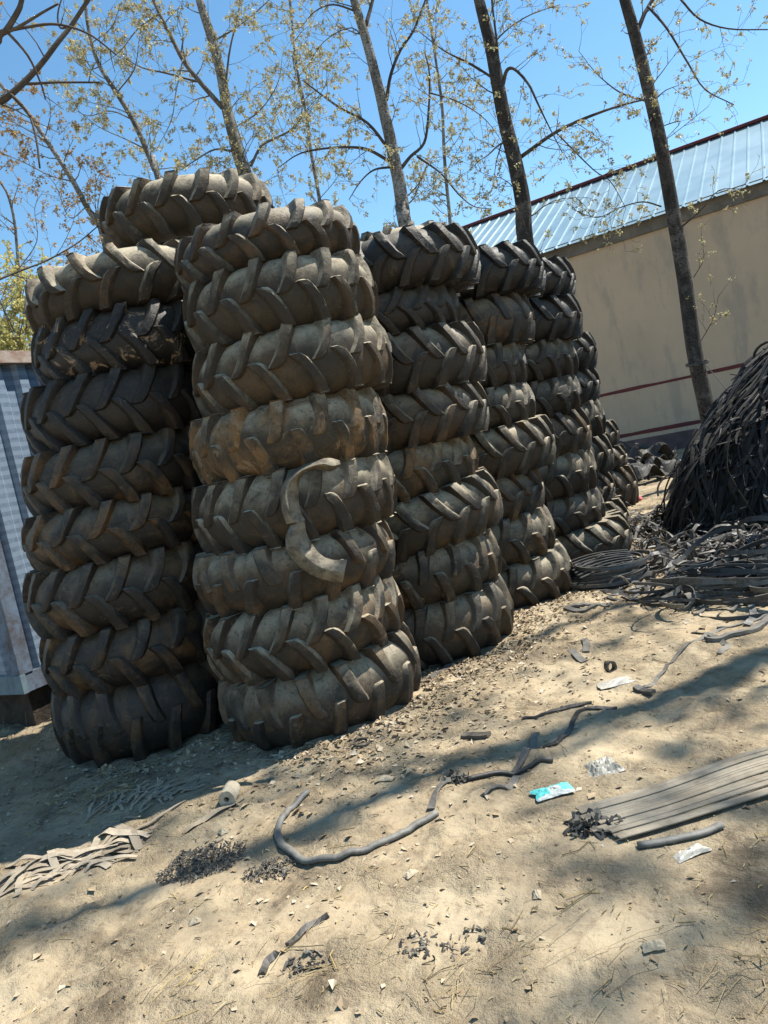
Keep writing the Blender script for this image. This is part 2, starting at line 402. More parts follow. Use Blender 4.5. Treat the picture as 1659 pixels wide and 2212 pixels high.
b = MB(); b.box(cpt(-.02, -.02, zb + .152), CD * .12, CF * .12, Vector((0, 0, zt - zb - .246))); b.build('corner_post', POSTM, cont, smooth=False)
b = MB(); b.box(cpt(.02, -.012, zb), CD * 6, CF * .15, (0, 0, .15)); b.build('bottom_rail', POSTM, cont, smooth=False)
b = MB(); b.box(cpt(-.03, .141, zb), CD * .14, CF * 2.3, (0, 0, .15)); b.box(cpt(-.03, -.03, zb), CD * .047, CF * .168, (0, 0, .15)); b.build('sill', SILLM, cont, smooth=False)
b = MB(); b.box(cpt(-.06, -.06, zt - .09), CD * 6.1, CF * .2, (0, 0, .1)); b.box(cpt(-.06, .142, zt - .09), CD * .2, CF * 2.3, (0, 0, .1)); b.build('top_rail', RUSTC, cont, smooth=False)
b = MB(); b.box(cpt(.15, .143, zt - .085), CD * 5.8, CF * 2.25, (0, 0, .05)); b.build('roof_panel', POSTM, cont, smooth=False)
b = MB(); b.box(cpt(.06, .06, -.2), CD * 5.9, CF * 2.3, (0, 0, zb + .197)); b.build('earth_footing', BASEM, cont, smooth=False)

# ---------------------------------------------------------------- tractor tyres
R0, HZ = .66, .1925
def carc(z):   # casing radius at height z
    q = min(1.0, abs(z) / .190); return R0 - .250 + .219 * (1 - q ** 2.35) ** .5
def casing_mesh(seed, nt=150):
    prof = []
    n = 26
    for i in range(n + 1):
        a = -math.pi / 2 + math.pi * i / n
        sa = math.sin(a); z = .190 * math.copysign(abs(sa) ** .82, sa)
        prof.append((carc(z), z))
    up = [(R0 - .268, .189), (R0 - .284, .178), (R0 - .295, .160), (R0 - .31, .140), (R0 - .325, .132), (R0 - .335, .118), (R0 - .328, .108), (R0 - .30, .118),
          (R0 - .26, .150), (R0 - .20, .160), (R0 - .12, .135), (R0 - .075, .075), (R0 - .06, 0)]
    full = prof + up + [(r, -z) for (r, z) in reversed(up[:-1])]
    k = len(full); V = np.zeros((nt, k, 3)); F = []
    for i in range(nt):
        t = 2 * math.pi * i / nt
        for j, (r, z) in enumerate(full):
            dd = .016 * float(vnoise(math.cos(t) * 2.2 + 5 + z * 2, math.sin(t) * 2.2 + 5, seed)) + .006 * float(vnoise(t * 5, z * 16 + 3, seed + 1))
            V[i, j] = ((r + dd) * math.cos(t), (r + dd) * math.sin(t), z + .008 * float(vnoise(t * 1.2 + 3, r * 3, seed + 2)))
    for i in range(nt):
        i2 = (i + 1) % nt
        for j in range(k):
            j2 = (j + 1) % k; F.append((i * k + j, i2 * k + j, i2 * k + j2, i * k + j2))
    me = bpy.data.meshes.new('casing'); me.from_pydata(V.reshape(-1, 3).tolist(), [], F)
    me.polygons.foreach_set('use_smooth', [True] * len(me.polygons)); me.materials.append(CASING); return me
def tread_mesh(seed, n, a0, a1, hscale, wscale, curve=1.0):
    """lugs run from a blunt nose just past the centre line out to the shoulder; a0, a1: lean in degrees at nose and shoulder"""
    rnd = random.Random(seed); V = []; F = []
    st = [(-.026, .55), (-.021, .80), (.0, .92), (.03, .94), (.06, .98), (.09, 1.03), (.12, 1.1), (.15, 1.17), (.170, 1.22), (.181, 1.25), (.186, 1.25), (.1895, 1.2), (.187, 1.1)]
    drop = [.014, .003, 0, 0, 0, 0, 0, 0, 0, 0, 0, .05, .125]
    for side in (1, -1):
        for k in range(n):
            th0 = 2 * math.pi * (k + (.5 if side < 0 else 0)) / n + rnd.uniform(-.012, .012)
            wear = hscale * rnd.uniform(.82, 1.08); jw = rnd.uniform(.94, 1.06)
            base = len(V); th = th0; pz = st[0][0]; K = 0
            for i, (z, ws) in enumerate(st):
                f = max(0, min(1, z / .19)); ang = R_(a0 + (a1 - a0) * f ** curve)
                th += (max(0, z - pz) if z > pz else 0) * math.tan(ang) / R0; pz = z
                zz = min(abs(z), .189)
                rb = carc(zz) - .012
                top = R0 - .054 * (min(1, abs(z) / .188)) ** 2.3 - (drop[i] if i < 2 or i > 10 else 0)
                if i <= 9: top = carc(zz) + max(.006, (top - carc(zz))) * wear if zz < .10 else top - (1 - wear) * .03
                w2 = .0325 * ws * wscale * jw / max(.6, math.cos(ang)) ** .8
                fl = (.028 + .24 * max(0, top - rb - .012)) * (1 if i < 9 else .55)
                h = top - rb
                sec = [(-w2 - fl, 0), (-w2 - fl * .42, .13 * h), (-w2 - fl * .12 - .003, .46 * h), (-w2 + .002, h - .007), (-w2 + .009, h), (0, h + .001), (w2 - .009, h), (w2 - .002, h - .007), (w2 + fl * .12 + .003, .46 * h), (w2 + fl * .42, .13 * h), (w2 + fl, 0)]
                K = len(sec)
                for (o, hh) in sec:
                    jj = rnd.gauss(0, .0014)
                    r = rb + hh + jj; t = th + (o + rnd.gauss(0, .0012)) / R0
                    V.append((r * math.cos(t), r * math.sin(t), side * (z + (rnd.gauss(0, .001)))))
            q = []
            for i in range(len(st) - 1):
                for j in range(K - 1):
                    a = base + i * K + j; q.append((a, a + 1, a + K + 1, a + K))
            q.append(tuple(base + j for j in reversed(range(K)))); e = base + (len(st) - 1) * K; q.append(tuple(e + j for j in range(K)))
            F += [tuple(reversed(x)) for x in q] if side < 0 else q
    V = np.array(V)
    ang = np.arctan2(V[:, 1], V[:, 0])
    dd = .016 * vnoise(np.cos(ang) * 2.2 + 5 + V[:, 2] * 2, np.sin(ang) * 2.2 + 5, seed)
    rr = np.hypot(V[:, 0], V[:, 1]); V[:, 0] *= (rr + dd) / rr; V[:, 1] *= (rr + dd) / rr
    me = bpy.data.meshes.new('tread'); me.from_pydata(V.tolist(), [], F)
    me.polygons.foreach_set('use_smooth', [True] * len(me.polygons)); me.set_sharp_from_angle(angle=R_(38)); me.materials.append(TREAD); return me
VAR = [(casing_mesh(1), tread_mesh(1, 16, 44, 20, 1.0, 1.0, .7)),
       (casing_mesh(4), tread_mesh(4, 18, 46, 30, .84, .90, .7)),
       (casing_mesh(7), tread_mesh(7, 15, 34, 6, .50, 1.12, .7)),
       (casing_mesh(9), tread_mesh(9, 17, 50, 24, .95, .95, .6)),
       (casing_mesh(11), tread_mesh(11, 15, 28, 8, .86, 1.10, .7)),
       (casing_mesh(5), tread_mesh(15, 17, 40, 16, .70, 1.05, .7)),
       (casing_mesh(8), tread_mesh(18, 16, 52, 22, .90, .88, .5))]
def tyre(name_label, x, y, z, R, th, variant, flip, tone, tilt=(0, 0), group=None, spin=None):
    o = empty('tractor_tyre', (x, y, z), name_label, 'tyre', group)
    cm, tm = VAR[variant]
    q = Matrix.Rotation(R_(tilt[1]), 4, 'X') @ Matrix.Rotation(R_(tilt[0]), 4, 'Y')
    # tilt[0]: right side up (about the view axis), tilt[1]: front edge up
    e = Matrix.Rotation(-R_(tilt[0]), 4, 'Y') @ Matrix.Rotation(-R_(tilt[1]), 4, 'X')
    if flip: e = e @ Matrix.Rotation(math.pi, 4, 'X')
    e = e @ Matrix.Rotation(spin if spin is not None else random.uniform(0, 6.28), 4, 'Z')
    o.rotation_euler = e.to_euler()
    o.scale = (R / R0, R / R0, th / .385)
    for nm, me in (('casing', cm), ('tread', tm)):
        c = bpy.data.objects.new(nm, me); C.objects.link(c); c.parent = o; c.color = tuple(tone) + (1,)
    return o
STACK = {
 'A': 'leftmost stack', 'B': 'nearest stack', 'C': 'third stack from the left',
 'D': 'fourth stack from the left', 'E': 'fifth stack from the left', 'F': 'sixth stack from the left', 'G': 'low far stack'}
ORD = ['bottom', 'second from the bottom', 'third from the bottom', 'fourth from the bottom', 'fifth from the bottom', 'sixth from the bottom', 'seventh from the bottom', 'topmost']
# column: centre at the foot, centre at the top, radius; then from top to bottom (dx along picture, boundary height at its top, variant, chevron points right, tone, tilt, look)
Z8 = [3.06, 2.70, 2.33, 1.94, 1.57, 1.18, .80, .40, .0]
def px_z(dist, pts):
    out = []
    for (x, y) in pts:
        d = ray(x, y); out.append(CAM_H + d.z * dist / math.hypot(d.x, d.y))
    return out
TY = {
 'A': dict(c=[(-1.46, 5.55), (-1.50, 5.53), (-1.64, 5.50), (-1.73, 5.46), (-1.81, 5.44), (-1.88, 5.42), (-1.885, 5.41), (-1.91, 5.40)], R=[.68, .67, .68, .675, .68, .68, .665, .66],
   dist=5.12, gaps=[(248, 531), (235, 662), (235, 799), (206, 951), (206, 1093), (240, 1213), (230, 1364), (240, 1498), (240, 1630)],
   t=[(6, 1, (.62, .3, 0), (4, 1), 'tan dusted'), (1, 0, (.08, 0, .95), (1, 0), 'black mud scabbed'), (1, 0, (.10, .1, .1), (0, 0), 'blackish'), (3, 0, (.24, .4, .1), (0, 0), 'brownish'),
      (6, 0, (.27, .6, .1), (0, 0), 'brown dusty'), (3, 0, (.28, .5, .25), (0, 0), 'grey brown'), (0, 0, (.16, .5, .2), (1, 0), 'dark brown'), (4, 1, (.08, .3, .2), (2, 0), 'dark soiled')]),
 'B': dict(c=[(-.38, 4.98), (-.37, 4.98), (-.38, 5.02), (-.49, 5.01), (-.55, 5.04), (-.63, 5.01), (-.66, 5.0), (-.64, 5.02)], R=[.59, .618, .656, .654, .682, .668, .662, .68],
   dist=4.40, gaps=[(605, 426), (602, 545), (612, 698), (630, 856), (612, 1016), (631, 1175), (613, 1322), (631, 1471), (645, 1605)],
   t=[(0, 0, (.40, .35, 0), (3, 0), 'reddish brown dusted'), (0, 0, (.72, .15, 0), (1, 0), 'pale dusted deep lugged'), (6, 0, (.66, .25, 0), (1, 0), 'pale grey dusted'), (2, 0, (1.0, .95, .6), (0, 0), 'worn mud caked'),
      (5, 0, (.55, .2, 0), (0, 0), 'grey strip draped'), (4, 1, (.46, .4, 0), (0, 0), 'brown grey'), (3, 0, (.50, .35, .3), (2, 0), 'mud flecked'), (4, 1, (.42, .45, .2), (5, -2), 'sagging brown')]),
 'C': dict(c=[(.47, 6.02), (.28, 6.05), (.37, 6.03), (.31, 6.04), (.17, 6.06), (.26, 6.04), (.19, 6.05), (.20, 6.05)], R=[.655, .64, .66, .655, .65, .67, .655, .66],
   dist=5.42, gaps=[(948, 468), (930, 597), (922, 701), (937, 833), (930, 957), (939, 1068), (964, 1187), (968, 1307), (975, 1424)],
   t=[(3, 1, (.20, .1, .15), (0, 0), 'black deep lugged'), (1, 0, (.22, .1, .15), (0, 0), 'worn black'), (3, 1, (.40, .1, 0), (1, 0), 'dusted black'), (3, 1, (.38, .3, 0), (1, 0), 'dusty'),
      (5, 0, (.66, .7, 0), (1, 0), 'yellowish mud stained'), (3, 1, (.48, .3, 0), (7, -1), 'tilted grey'), (4, 0, (.40, .35, .55), (2, 0), 'mud patched'), (5, 0, (.38, .35, 0), (3, 0), 'dark brown')]),
 'D': dict(c=[(1.22, 7.08), (1.06, 7.1), (.95, 7.12), (.93, 7.12), (1.02, 7.1), (.86, 7.13), (.88, 7.12), (.97, 7.1)], R=[.65, .645, .62, .63, .66, .64, .64, .64],
   dist=6.55, gaps=[(1108, 513), (1100, 621), (1100, 729), (1100, 826), (1111, 915), (1108, 1025), (1129, 1124), (1126, 1226), (1144, 1322)],
   t=[(3, 1, (.14, 0, .1), (1, 0), 'clean black'), (2, 1, (.34, .5, .1), (0, 0), 'worn brown'), (5, 0, (.38, .1, 0), (0, 0), 'grey black'), (0, 0, (.42, .1, 0), (0, 0), 'dusted'),
      (3, 1, (.52, .2, 0), (2, -1), 'pale topped'), (3, 1, (.36, .45, 0), (1, 0), 'brown'), (0, 0, (.40, .4, .45), (2, 0), 'mud splashed'), (0, 0, (.44, .2, 0), (5, 0), 'sagging grey')]),
 'E': dict(c=[(1.83, 8.28), (1.83, 8.28), (1.71, 8.3), (1.69, 8.3), (1.71, 8.3), (1.69, 8.3), (1.69, 8.3), (1.9, 8.26)], R=[.65, .65, .64, .64, .65, .65, .65, .66],
   dist=7.86, gaps=[(1202, 543), (1195, 632), (1195, 727), (1195, 814), (1214, 892), (1226, 984), (1233, 1075), (1244, 1154), (1273, 1230)],
   t=[(1, 1, (.16, 0, .1), (0, 0), 'black'), (3, 1, (.18, 0, .1), (0, 0), 'black sharp lugged'), (0, 0, (.40, .1, 0), (0, 0), 'grey dusted'), (0, 0, (.30, .1, 0), (0, 0), 'dark grey'),
      (3, 1, (.30, .5, 0), (0, 0), 'reddish brown'), (0, 0, (.46, .1, 0), (0, 0), 'pale grey'), (0, 0, (.30, .1, 0), (0, 0), 'dull black'), (3, 1, (.38, .1, 0), (5, 0), 'close lugged grey')]),
 'F': dict(c=[(2.30, 9.52), (2.26, 9.53), (2.25, 9.53), (2.27, 9.52), (2.22, 9.54), (2.3, 9.5)], R=[.65, .65, .65, .65, .65, .66],
   dist=9.1, gaps=[(1267, 710), (1263, 790), (1271, 866), (1278, 947), (1297, 1025), (1305, 1099), (1330, 1176)],
   t=[(3, 1, (.25, 0, 0), (0, 0), 'black'), (3, 1, (.25, 0, 0), (0, 0), 'blackish'), (0, 0, (.4, .1, 0), (0, 0), 'pale dusted'), (0, 1, (.4, .1, 0), (0, 0), 'grey'), (1, 1, (.35, .1, 0), (0, 0), 'dark'), (3, 1, (.4, .1, 0), (2, 0), 'grey lugged')]),
 'G': dict(c=[(3.16, 11.9), (3.2, 11.88), (3.27, 11.86)], R=[.64, .64, .64], dist=11.7, gaps=[(1305, 913), (1324, 968), (1339, 1019), (1345, 1078)],
   t=[(3, 1, (.4, .1, 0), (0, 0), 'pale'), (0, 1, (.4, .1, 0), (0, 0), 'grey'), (3, 1, (.45, .2, 0), (3, 0), 'tan')]),
}
for k, d in TY.items():
    zs = px_z(d['dist'], d['gaps']); n = len(d['c'])
    zs = [z - zs[-1] * (1 - i / n) * 0 for i, z in enumerate(zs)]; zs[-1] = -.02
    for i in range(n):
        z0, z1 = zs[i + 1], zs[i]
        v, fl, tone, tilt, look = d['t'][i]
        pos = ORD[n - 1 - i] if n == 8 and i else ('topmost' if i == 0 else ORD[n - 1 - i])
        lab = f"{look} tractor tyre, {pos} in the {STACK[k]}"
        t_ = (tilt[0] + random.uniform(-.8, .8), tilt[1] + random.uniform(-1, 1))
        o = tyre(lab, d['c'][i][0], d['c'][i][1], (z0 + z1) / 2, d['R'][i], (z1 - z0) * 1.09, v, fl, tone, t_, group='tractor tyres in stacks')
# loose tyres lying across the tops and the stack inside the pile that carries them
tyre('tan dusted tractor tyre lying highest of all, across the top of the leftmost stack', -.98, 6.02, 3.60, .65, .40, 0, 0, (.62, .25, 0), (-2, -5), 'tractor tyres in stacks')
tyre('pale dusted tractor tyre peeking out behind the top of the nearest stack', -.33, 6.72, 3.36, .60, .38, 4, 1, (.6, .2, 0), (-2, 1), 'tractor tyres in stacks')
tyre('grey tractor tyre barely showing behind the top of the third stack', .62, 7.62, 3.36, .62, .37, 0, 0, (.5, .2, 0), (0, 0), 'tractor tyres in stacks')
for (cx, cy) in ((-.66, 6.98), (.02, 8.1)):
    for i in range(8):
        tyre('grey tractor tyre in the stacks standing inside the pile, behind the front ones', cx + random.uniform(-.05, .05), cy + random.uniform(-.05, .05), .19 + .39 * i, .63, .40, i % 5, i % 2, (.4, .2, 0), (0, 0), 'tyres hidden inside the pile')
# brick wedged on top of the inner stack
# torn strip hanging on the fifth tyre of the nearest stack
def flap(lines, name, parent, thick=.004):
    """lines: rows of pixel points across the strip with a distance each"""
    rows = [smooth_path([at_dist(x, y, D) for (x, y, D) in l], 5) for l in lines]
    n = len(rows[0]); k = len(rows); V = []; F = []
    for i in range(n):
        for r in rows: V.append(r[i])
    for i in range(n - 1):
        for j in range(k - 1): F.append((i * k + j, i * k + j + 1, (i + 1) * k + j + 1, (i + 1) * k + j))
    o = mesh_obj(name, V, F, parent=parent); o.data.materials.append(FLAPM)
    s = o.modifiers.new('thick', 'SOLIDIFY'); s.thickness = thick; s.offset = 0
    autosmooth(o, 30)
    return o
FLAPM = simple('worn_rubber_flap', (.25, .215, .155), (.08, .067, .048), 15, .7, .35, .7)
def q5(l, D): return [(379.4 + x * .3594, 921.4 + y * .3594, d) for (x, y), d in zip(l, D)]
fl = empty('torn_rubber_strip', at_dist(620, 1120, 4.35), 'pale torn rubber strip curling in a C down the front of the nearest stack', 'rubber strip')
fl_inv = Matrix.Translation(-fl.location)
outer = q5([(985, 205), (930, 190), (880, 196), (800, 222), (720, 258), (660, 322), (634, 385), (634, 470), (650, 540), (668, 586)], [4.45, 4.42, 4.41, 4.40, 4.38, 4.37, 4.36, 4.355, 4.355, 4.35])
ridge = q5([(990, 225), (940, 235), (885, 225), (815, 240), (745, 275), (690, 330), (662, 400), (672, 480), (700, 545), (728, 578)], [4.43, 4.37, 4.35, 4.34, 4.33, 4.31, 4.295, 4.295, 4.31, 4.32])
inner = q5([(975, 245), (930, 268), (885, 262), (815, 258), (765, 290), (742, 340), (737, 410), (745, 485), (762, 535), (778, 563)], [4.46, 4.43, 4.42, 4.41, 4.40, 4.39, 4.38, 4.37, 4.36, 4.35])
a = flap([outer, ridge, inner], 'upper_curl', None)
o2 = q5([(690, 596), (664, 660), (668, 740), (710, 803), (772, 862), (850, 906), (940, 929), (1004, 936)], [4.35, 4.36, 4.36, 4.35, 4.34, 4.32, 4.30, 4.28])
r2 = q5([(735, 575), (715, 650), (730, 715), (775, 772), (830, 822), (880, 850), (945, 868), (1015, 872)], [4.33, 4.32, 4.32, 4.315, 4.31, 4.29, 4.27, 4.25])
i2 = q5([(774, 566), (785, 640), (810, 690), (848, 745), (890, 783), (925, 796), (962, 803), (1030, 800)], [4.35, 4.37, 4.37, 4.36, 4.35, 4.33, 4.31, 4.29])
b_ = flap([o2, r2, i2], 'lower_curl', None)
for q in (a, b_):
    q.parent = fl; q.matrix_parent_inverse = fl_inv

# ---------------------------------------------------------------- poplar trees
def bark(name, a, bcol, sc):
    M = Mat(name, .85, .2); n = M.noise(6, 5, .7, M.scaled((1, 1, .35))); n2 = M.noise(22, 5, .7, M.scaled((1, 1, 2.4)))
    col = M.mix(M.ramp(n, .40, .62), a, bcol); col = M.mix(M.math('MULTIPLY', M.ramp(M.noise(2.6, 5, .7, dist=.6), .50, .60), .7), col, tuple(min(.34, c * 2.3) for c in a)); col = M.mix(M.math('MULTIPLY', M.ramp(n2, .50, .60), .9), col, (.022, .019, .016))
    M.color(col); M.bump(n2, .8, .03); return M.mat
BARK = bark('poplar_bark', (.075, .066, .058), (.038, .033, .03), 6)
BARKG = bark('pale_poplar_bark', (.27, .25, .215), (.12, .11, .095), 6)
TWIG = simple('dark_twig_bark', (.05, .038, .03), (.11, .09, .07), 4, .85, .2, .2)
TWIGP = simple('grey_twig_bark', (.17, .15, .125), (.075, .062, .05), 4, .85, .2, .2)
LEAFM = island('young_poplar_leaf', [(.52, .45, .22), (.45, .43, .21), (.40, .30, .17), (.58, .51, .29), (.42, .44, .22), (.30, .20, .11)], .5, .34)
LEAFY = island('yellow_green_leaf', [(.55, .50, .18), (.48, .47, .16), (.58, .46, .16), (.40, .40, .14)], .5, .45)
LEAFB = island('budding_copper_leaf', [(.42, .28, .14), (.34, .21, .11), (.50, .38, .16), (.26, .16, .09)], .5, .4)

class Tree:
    def __init__(s, seed): s.r = random.Random(seed); s.tr = MB(); s.br = MB(); s.lf = MB(); s.nl = 0
    def leaf(s, p, size):
        r = s.r; a = Vector((r.gauss(0, 1), r.gauss(0, 1), r.gauss(-.5, .7))).normalized()
        b = a.cross(Vector((r.gauss(0, 1), r.gauss(0, 1), r.gauss(0, 1)))).normalized(); c = a.cross(b)
        L = size * r.uniform(.7, 1.25); w = L * .42
        v = [p, p + a * L * .4 + b * w + c * L * .08, p + a * L, p + a * L * .4 - b * w + c * L * .08]
        s.lf.add(v, [(0, 1, 2), (0, 2, 3)])
    def catkin(s, p, L):
        r = s.r; q = p + Vector((r.gauss(0, .008), r.gauss(0, .008), -L)); w = .0035
        s.lf.add([p + Vector((w, 0, 0)), p - Vector((w, 0, 0)), q - Vector((w, 0, 0)), q + Vector((w, 0, 0)), (p + q) / 2 + Vector((0, w * 1.5, 0))], [(0, 1, 4), (1, 2, 4), (2, 3, 4), (3, 0, 4)])
    def cluster(s, p, size, catk):
        r = s.r
        for _ in range(r.randint(4, 8)): s.leaf(p + Vector((r.gauss(0, 1), r.gauss(0, 1), r.gauss(0, 1))) * size * .45, size)
        if r.random() < catk:
            for _ in range(r.randint(1, 3)): s.catkin(p + Vector((r.gauss(0, .02), r.gauss(0, .02), 0)), r.uniform(.05, .11))
    def path(s, p, d, L, n, wob, grav):
        r = s.r; pts = [p]; d = d.normalized()
        for i in range(n):
            d = (d + Vector((r.gauss(0, wob), r.gauss(0, wob), r.gauss(0, wob))) + Vector((0, 0, grav))).normalized()
            p = p + d * (L / n); pts.append(p)
        return pts, d
    def twig(s, p, d, L, rad, lvl, lsize, dens, catk, grav):
        r = s.r; n = max(3, int(L / .11)); n = min(n, 9)
        pts, dd = s.path(p, d, L, n, .14, grav)
        s.br.tube(pts, [max(.0022, rad * (1 - .8 * i / n)) for i in range(n + 1)], 4)
        if lvl > 0:
            for i in range(1, n + 1):
                if r.random() < (.72 if lvl == 1 else .55):
                    t = (pts[i] - pts[i - 1]).normalized(); side = t.cross(Vector((r.gauss(0, 1), r.gauss(0, 1), r.gauss(0, 1)))).normalized()
                    s.twig(pts[i], t * .65 + side * .8 + Vector((0, 0, .15)), L * r.uniform(.25, .5), rad * .5, lvl - 1, lsize, dens, catk, grav)
        for i in range(1, n + 1):
            if r.random() < dens * (.45 if lvl > 0 else 1): s.cluster(pts[i], lsize, catk)
    def limb(s, pts, r0, r1, mat_trunk, side_every=.30, L=.7, lvl=1, lsize=.034, dens=.4, catk=.1, grav=.02, seg=6, start=.15):
        pts = smooth_path(pts, 4); n = len(pts)
        rad = [r0 + (r1 - r0) * i / (n - 1) for i in range(n)]
        (s.tr if mat_trunk else s.br).tube(pts, rad, 12 if mat_trunk else seg)
        acc = 0; tot = sum((pts[i] - pts[i - 1]).length for i in range(1, n)); run = 0; r = s.r
        for i in range(1, n):
            l = (pts[i] - pts[i - 1]).length; acc += l; run += l
            while acc > side_every and run > start * tot:
                acc -= side_every * r.uniform(.6, 1.4)
                t = (pts[i] - pts[i - 1]).normalized(); a = r.uniform(0, 6.283)
                bb = t.orthogonal().normalized(); cc = t.cross(bb); side = bb * math.cos(a) + cc * math.sin(a)
                s.twig(pts[i] + side * rad[i] * .7, side * .9 + t * .55 + Vector((0, 0, .12)), L * r.uniform(.5, 1.3), max(.004, rad[i] * .28 if not mat_trunk else .011), lvl, lsize, dens, catk, grav)
            if acc > side_every: acc = 0
    def build(s, name, base, label, tmat, bmat, lmat, group):
        root = empty(name, base, label, 'tree', group); inv = Matrix.Translation(-Vector(base))
        for (nm, mb, mt) in (('trunk', s.tr, tmat), ('branches', s.br, bmat), ('leaves', s.lf, lmat)):
            if mb.v:
                o = mb.build(nm, mt, root, smooth=(nm != 'leaves')); o.matrix_parent_inverse = inv
        return root
def P(l, Y, drift=None):
    """traced polyline of picture points onto the plane at depth Y (each point may drift in depth)"""
    n = len(l); return [at_y(x, y, Y + (drift * i / max(1, n - 1) if drift else 0)) for i, (x, y) in enumerate(l)]
def trunk_pts(l, Y):
    p = P(l, Y); a, bq = p[0], p[1]; d = (a - bq)
    base = Vector((a.x + d.x * (a.z / max(.1, -d.z)) * .3, Y, -.1)); top = p[-1] + (p[-1] - p[-2]).normalized() * 2.2 + Vector((0, 0, 1.2))
    return [base] + p + [top], base
GT = 'poplar trees behind the tyre pile'
# rightmost tree, in front of the plastered wall
def mk(seed, Y, line, r0, r1, limbs, label, tmat=BARK, bmat=TWIG, lmat=LEAFM, every=.42, L=.75, dens=.4, catk=.08, name='poplar_tree', start=.3, lsize=.038, lvl=2):
    t = Tree(seed); pts, base = trunk_pts(line, Y)
    t.limb(pts, r0, r1, True, every, L, lvl, lsize, dens, catk, .0, start=start)
    for (l, ra, rb, dr) in limbs: t.limb(P(l, Y, dr), ra * .72, rb * .8, False, .15, L * .85, lvl, lsize, dens, catk, -.015, start=.12)
    return t.build(name, base, label, tmat, bmat, lmat, GT)
mk(1, 12.6, [(1527, 885), (1500, 760), (1478, 600), (1452, 450), (1425, 300), (1400, 190), (1370, 70), (1350, 0), (1330, -80)], .135, .07,
   [([(1379, 62), (1392, 30), (1404, 8), (1425, -30)], .05, .03, .2), ([(1400, 14), (1441, 62), (1486, 136), (1523, 193), (1585, 226)], .03, .008, -1.0),
    ([(1470, -2), (1511, 41), (1573, 62), (1659, 64)], .025, .012, -.6), ([(1428, 446), (1388, 436), (1338, 449), (1290, 470), (1236, 452)], .018, .005, -.9),
    ([(1468, 494), (1511, 457), (1552, 412), (1600, 408)], .02, .006, -.8), ([(1390, 216), (1340, 200), (1290, 160), (1250, 110)], .022, .006, .4),
    ([(1410, 280), (1470, 262), (1440, 300), (1530, 230)], .012, .005, -.5), ([(1498, 600), (1520, 560), (1515, 520)], .01, .004, -.4), ([(1512, 740), (1540, 690), (1552, 640)], .01, .004, -.4)],
   'dark leaning poplar in front of the plastered wall, rightmost of the row', dens=.26, L=.6, start=.52)
mk(2, 12.4, [(1140, 560), (1130, 440), (1110, 340), (1090, 260), (1075, 180), (1060, 100), (1045, 40), (1035, 0), (1020, -80)], .14, .068,
   [([(1124, 340), (1203, 284), (1285, 247), (1355, 224), (1400, 214)], .045, .012, -.5), ([(1203, 288), (1281, 366), (1318, 391), (1352, 450)], .018, .005, -.8),
    ([(1086, 184), (1095, 152), (1112, 150), (1141, 181), (1161, 222), (1180, 262), (1215, 330)], .045, .008, -.6), ([(1079, 180), (1074, 100), (1064, 16), (1060, -40)], .028, .018, -.3),
    ([(1078, 178), (1020, 140), (960, 110), (905, 68)], .03, .007, -.7), ([(1108, 315), (1083, 310), (1054, 335), (1030, 350)], .028, .008, -.5), ([(1083, 312), (1072, 350), (1066, 400)], .015, .005, -.4),
    ([(1060, 100), (1100, 60), (1150, 30), (1210, 10)], .022, .006, .5)],
   'grey poplar rising behind the fourth tyre stack, before the steel roof', dens=.36)
mk(3, 13.5, [(878, 500), (871, 456), (862, 395), (853, 352), (844, 305), (831, 248), (824, 216), (811, 162), (794, 97), (779, 47), (765, 0), (745, -80)], .125, .058,
   [([(867, 363), (887, 338), (916, 309), (925, 252), (928, 162), (916, 108)], .05, .012, .4), ([(840, 323), (794, 266), (736, 234), (686, 198), (653, 173)], .04, .010, -.6),
    ([(842, 349), (794, 323), (743, 318), (686, 323), (643, 334), (600, 363)], .04, .008, -.7), ([(835, 216), (844, 162), (865, 108), (894, 65), (919, 0), (935, -40)], .045, .015, .3),
    ([(901, 338), (952, 374), (991, 420), (1024, 446), (1063, 451)], .03, .007, -.6), ([(844, 361), (808, 367), (779, 392), (754, 431)], .03, .008, -.5),
    ([(790, 55), (800, 20), (810, -20)], .05, .03, .2), ([(768, 24), (720, 10), (680, 25), (650, 60)], .025, .006, -.4), ([(926, 200), (990, 220), (1050, 260), (1100, 330)], .02, .005, -.5),
    ([(796, 100), (760, 60), (700, 90), (660, 150)], .018, .005, .4)],
   'poplar rising behind the third tyre stack, limbs arching both ways', BARKG, dens=.38, catk=.15)
mk(4, 15.0, [(536, 420), (532, 386), (517, 341), (503, 287), (489, 230), (485, 201), (474, 144), (456, 79), (442, 36), (431, 0), (410, -70)], .13, .062,
   [([(480, 232), (431, 176), (395, 129), (370, 79), (341, 22), (327, -10)], .075, .035, .3), ([(424, 176), (359, 158), (309, 147), (268, 125)], .03, .008, -.4),
    ([(542, 359), (564, 316), (596, 298), (639, 273), (653, 230), (639, 162), (630, 110)], .04, .010, .4), ([(503, 327), (464, 323), (424, 345), (390, 368)], .03, .008, -.5),
    ([(486, 210), (492, 140), (500, 90), (515, 30), (520, -30)], .03, .015, -.4), ([(460, 90), (510, 60), (560, 20), (600, -20)], .025, .008, .4), ([(500, 280), (560, 240), (600, 180), (610, 120)], .022, .006, .5),
    ([(540, 400), (560, 430), (520, 300), (505, 250)], .015, .006, -.6), ([(395, 129), (380, 200), (370, 260), (340, 320)], .018, .005, -.5), ([(345, 30), (300, 60), (260, 110), (220, 140)], .02, .005, .4)],
   'forked grey poplar rising behind the highest tyre of the leftmost stack', BARKG, TWIGP, dens=.46, catk=.35, lsize=.042)
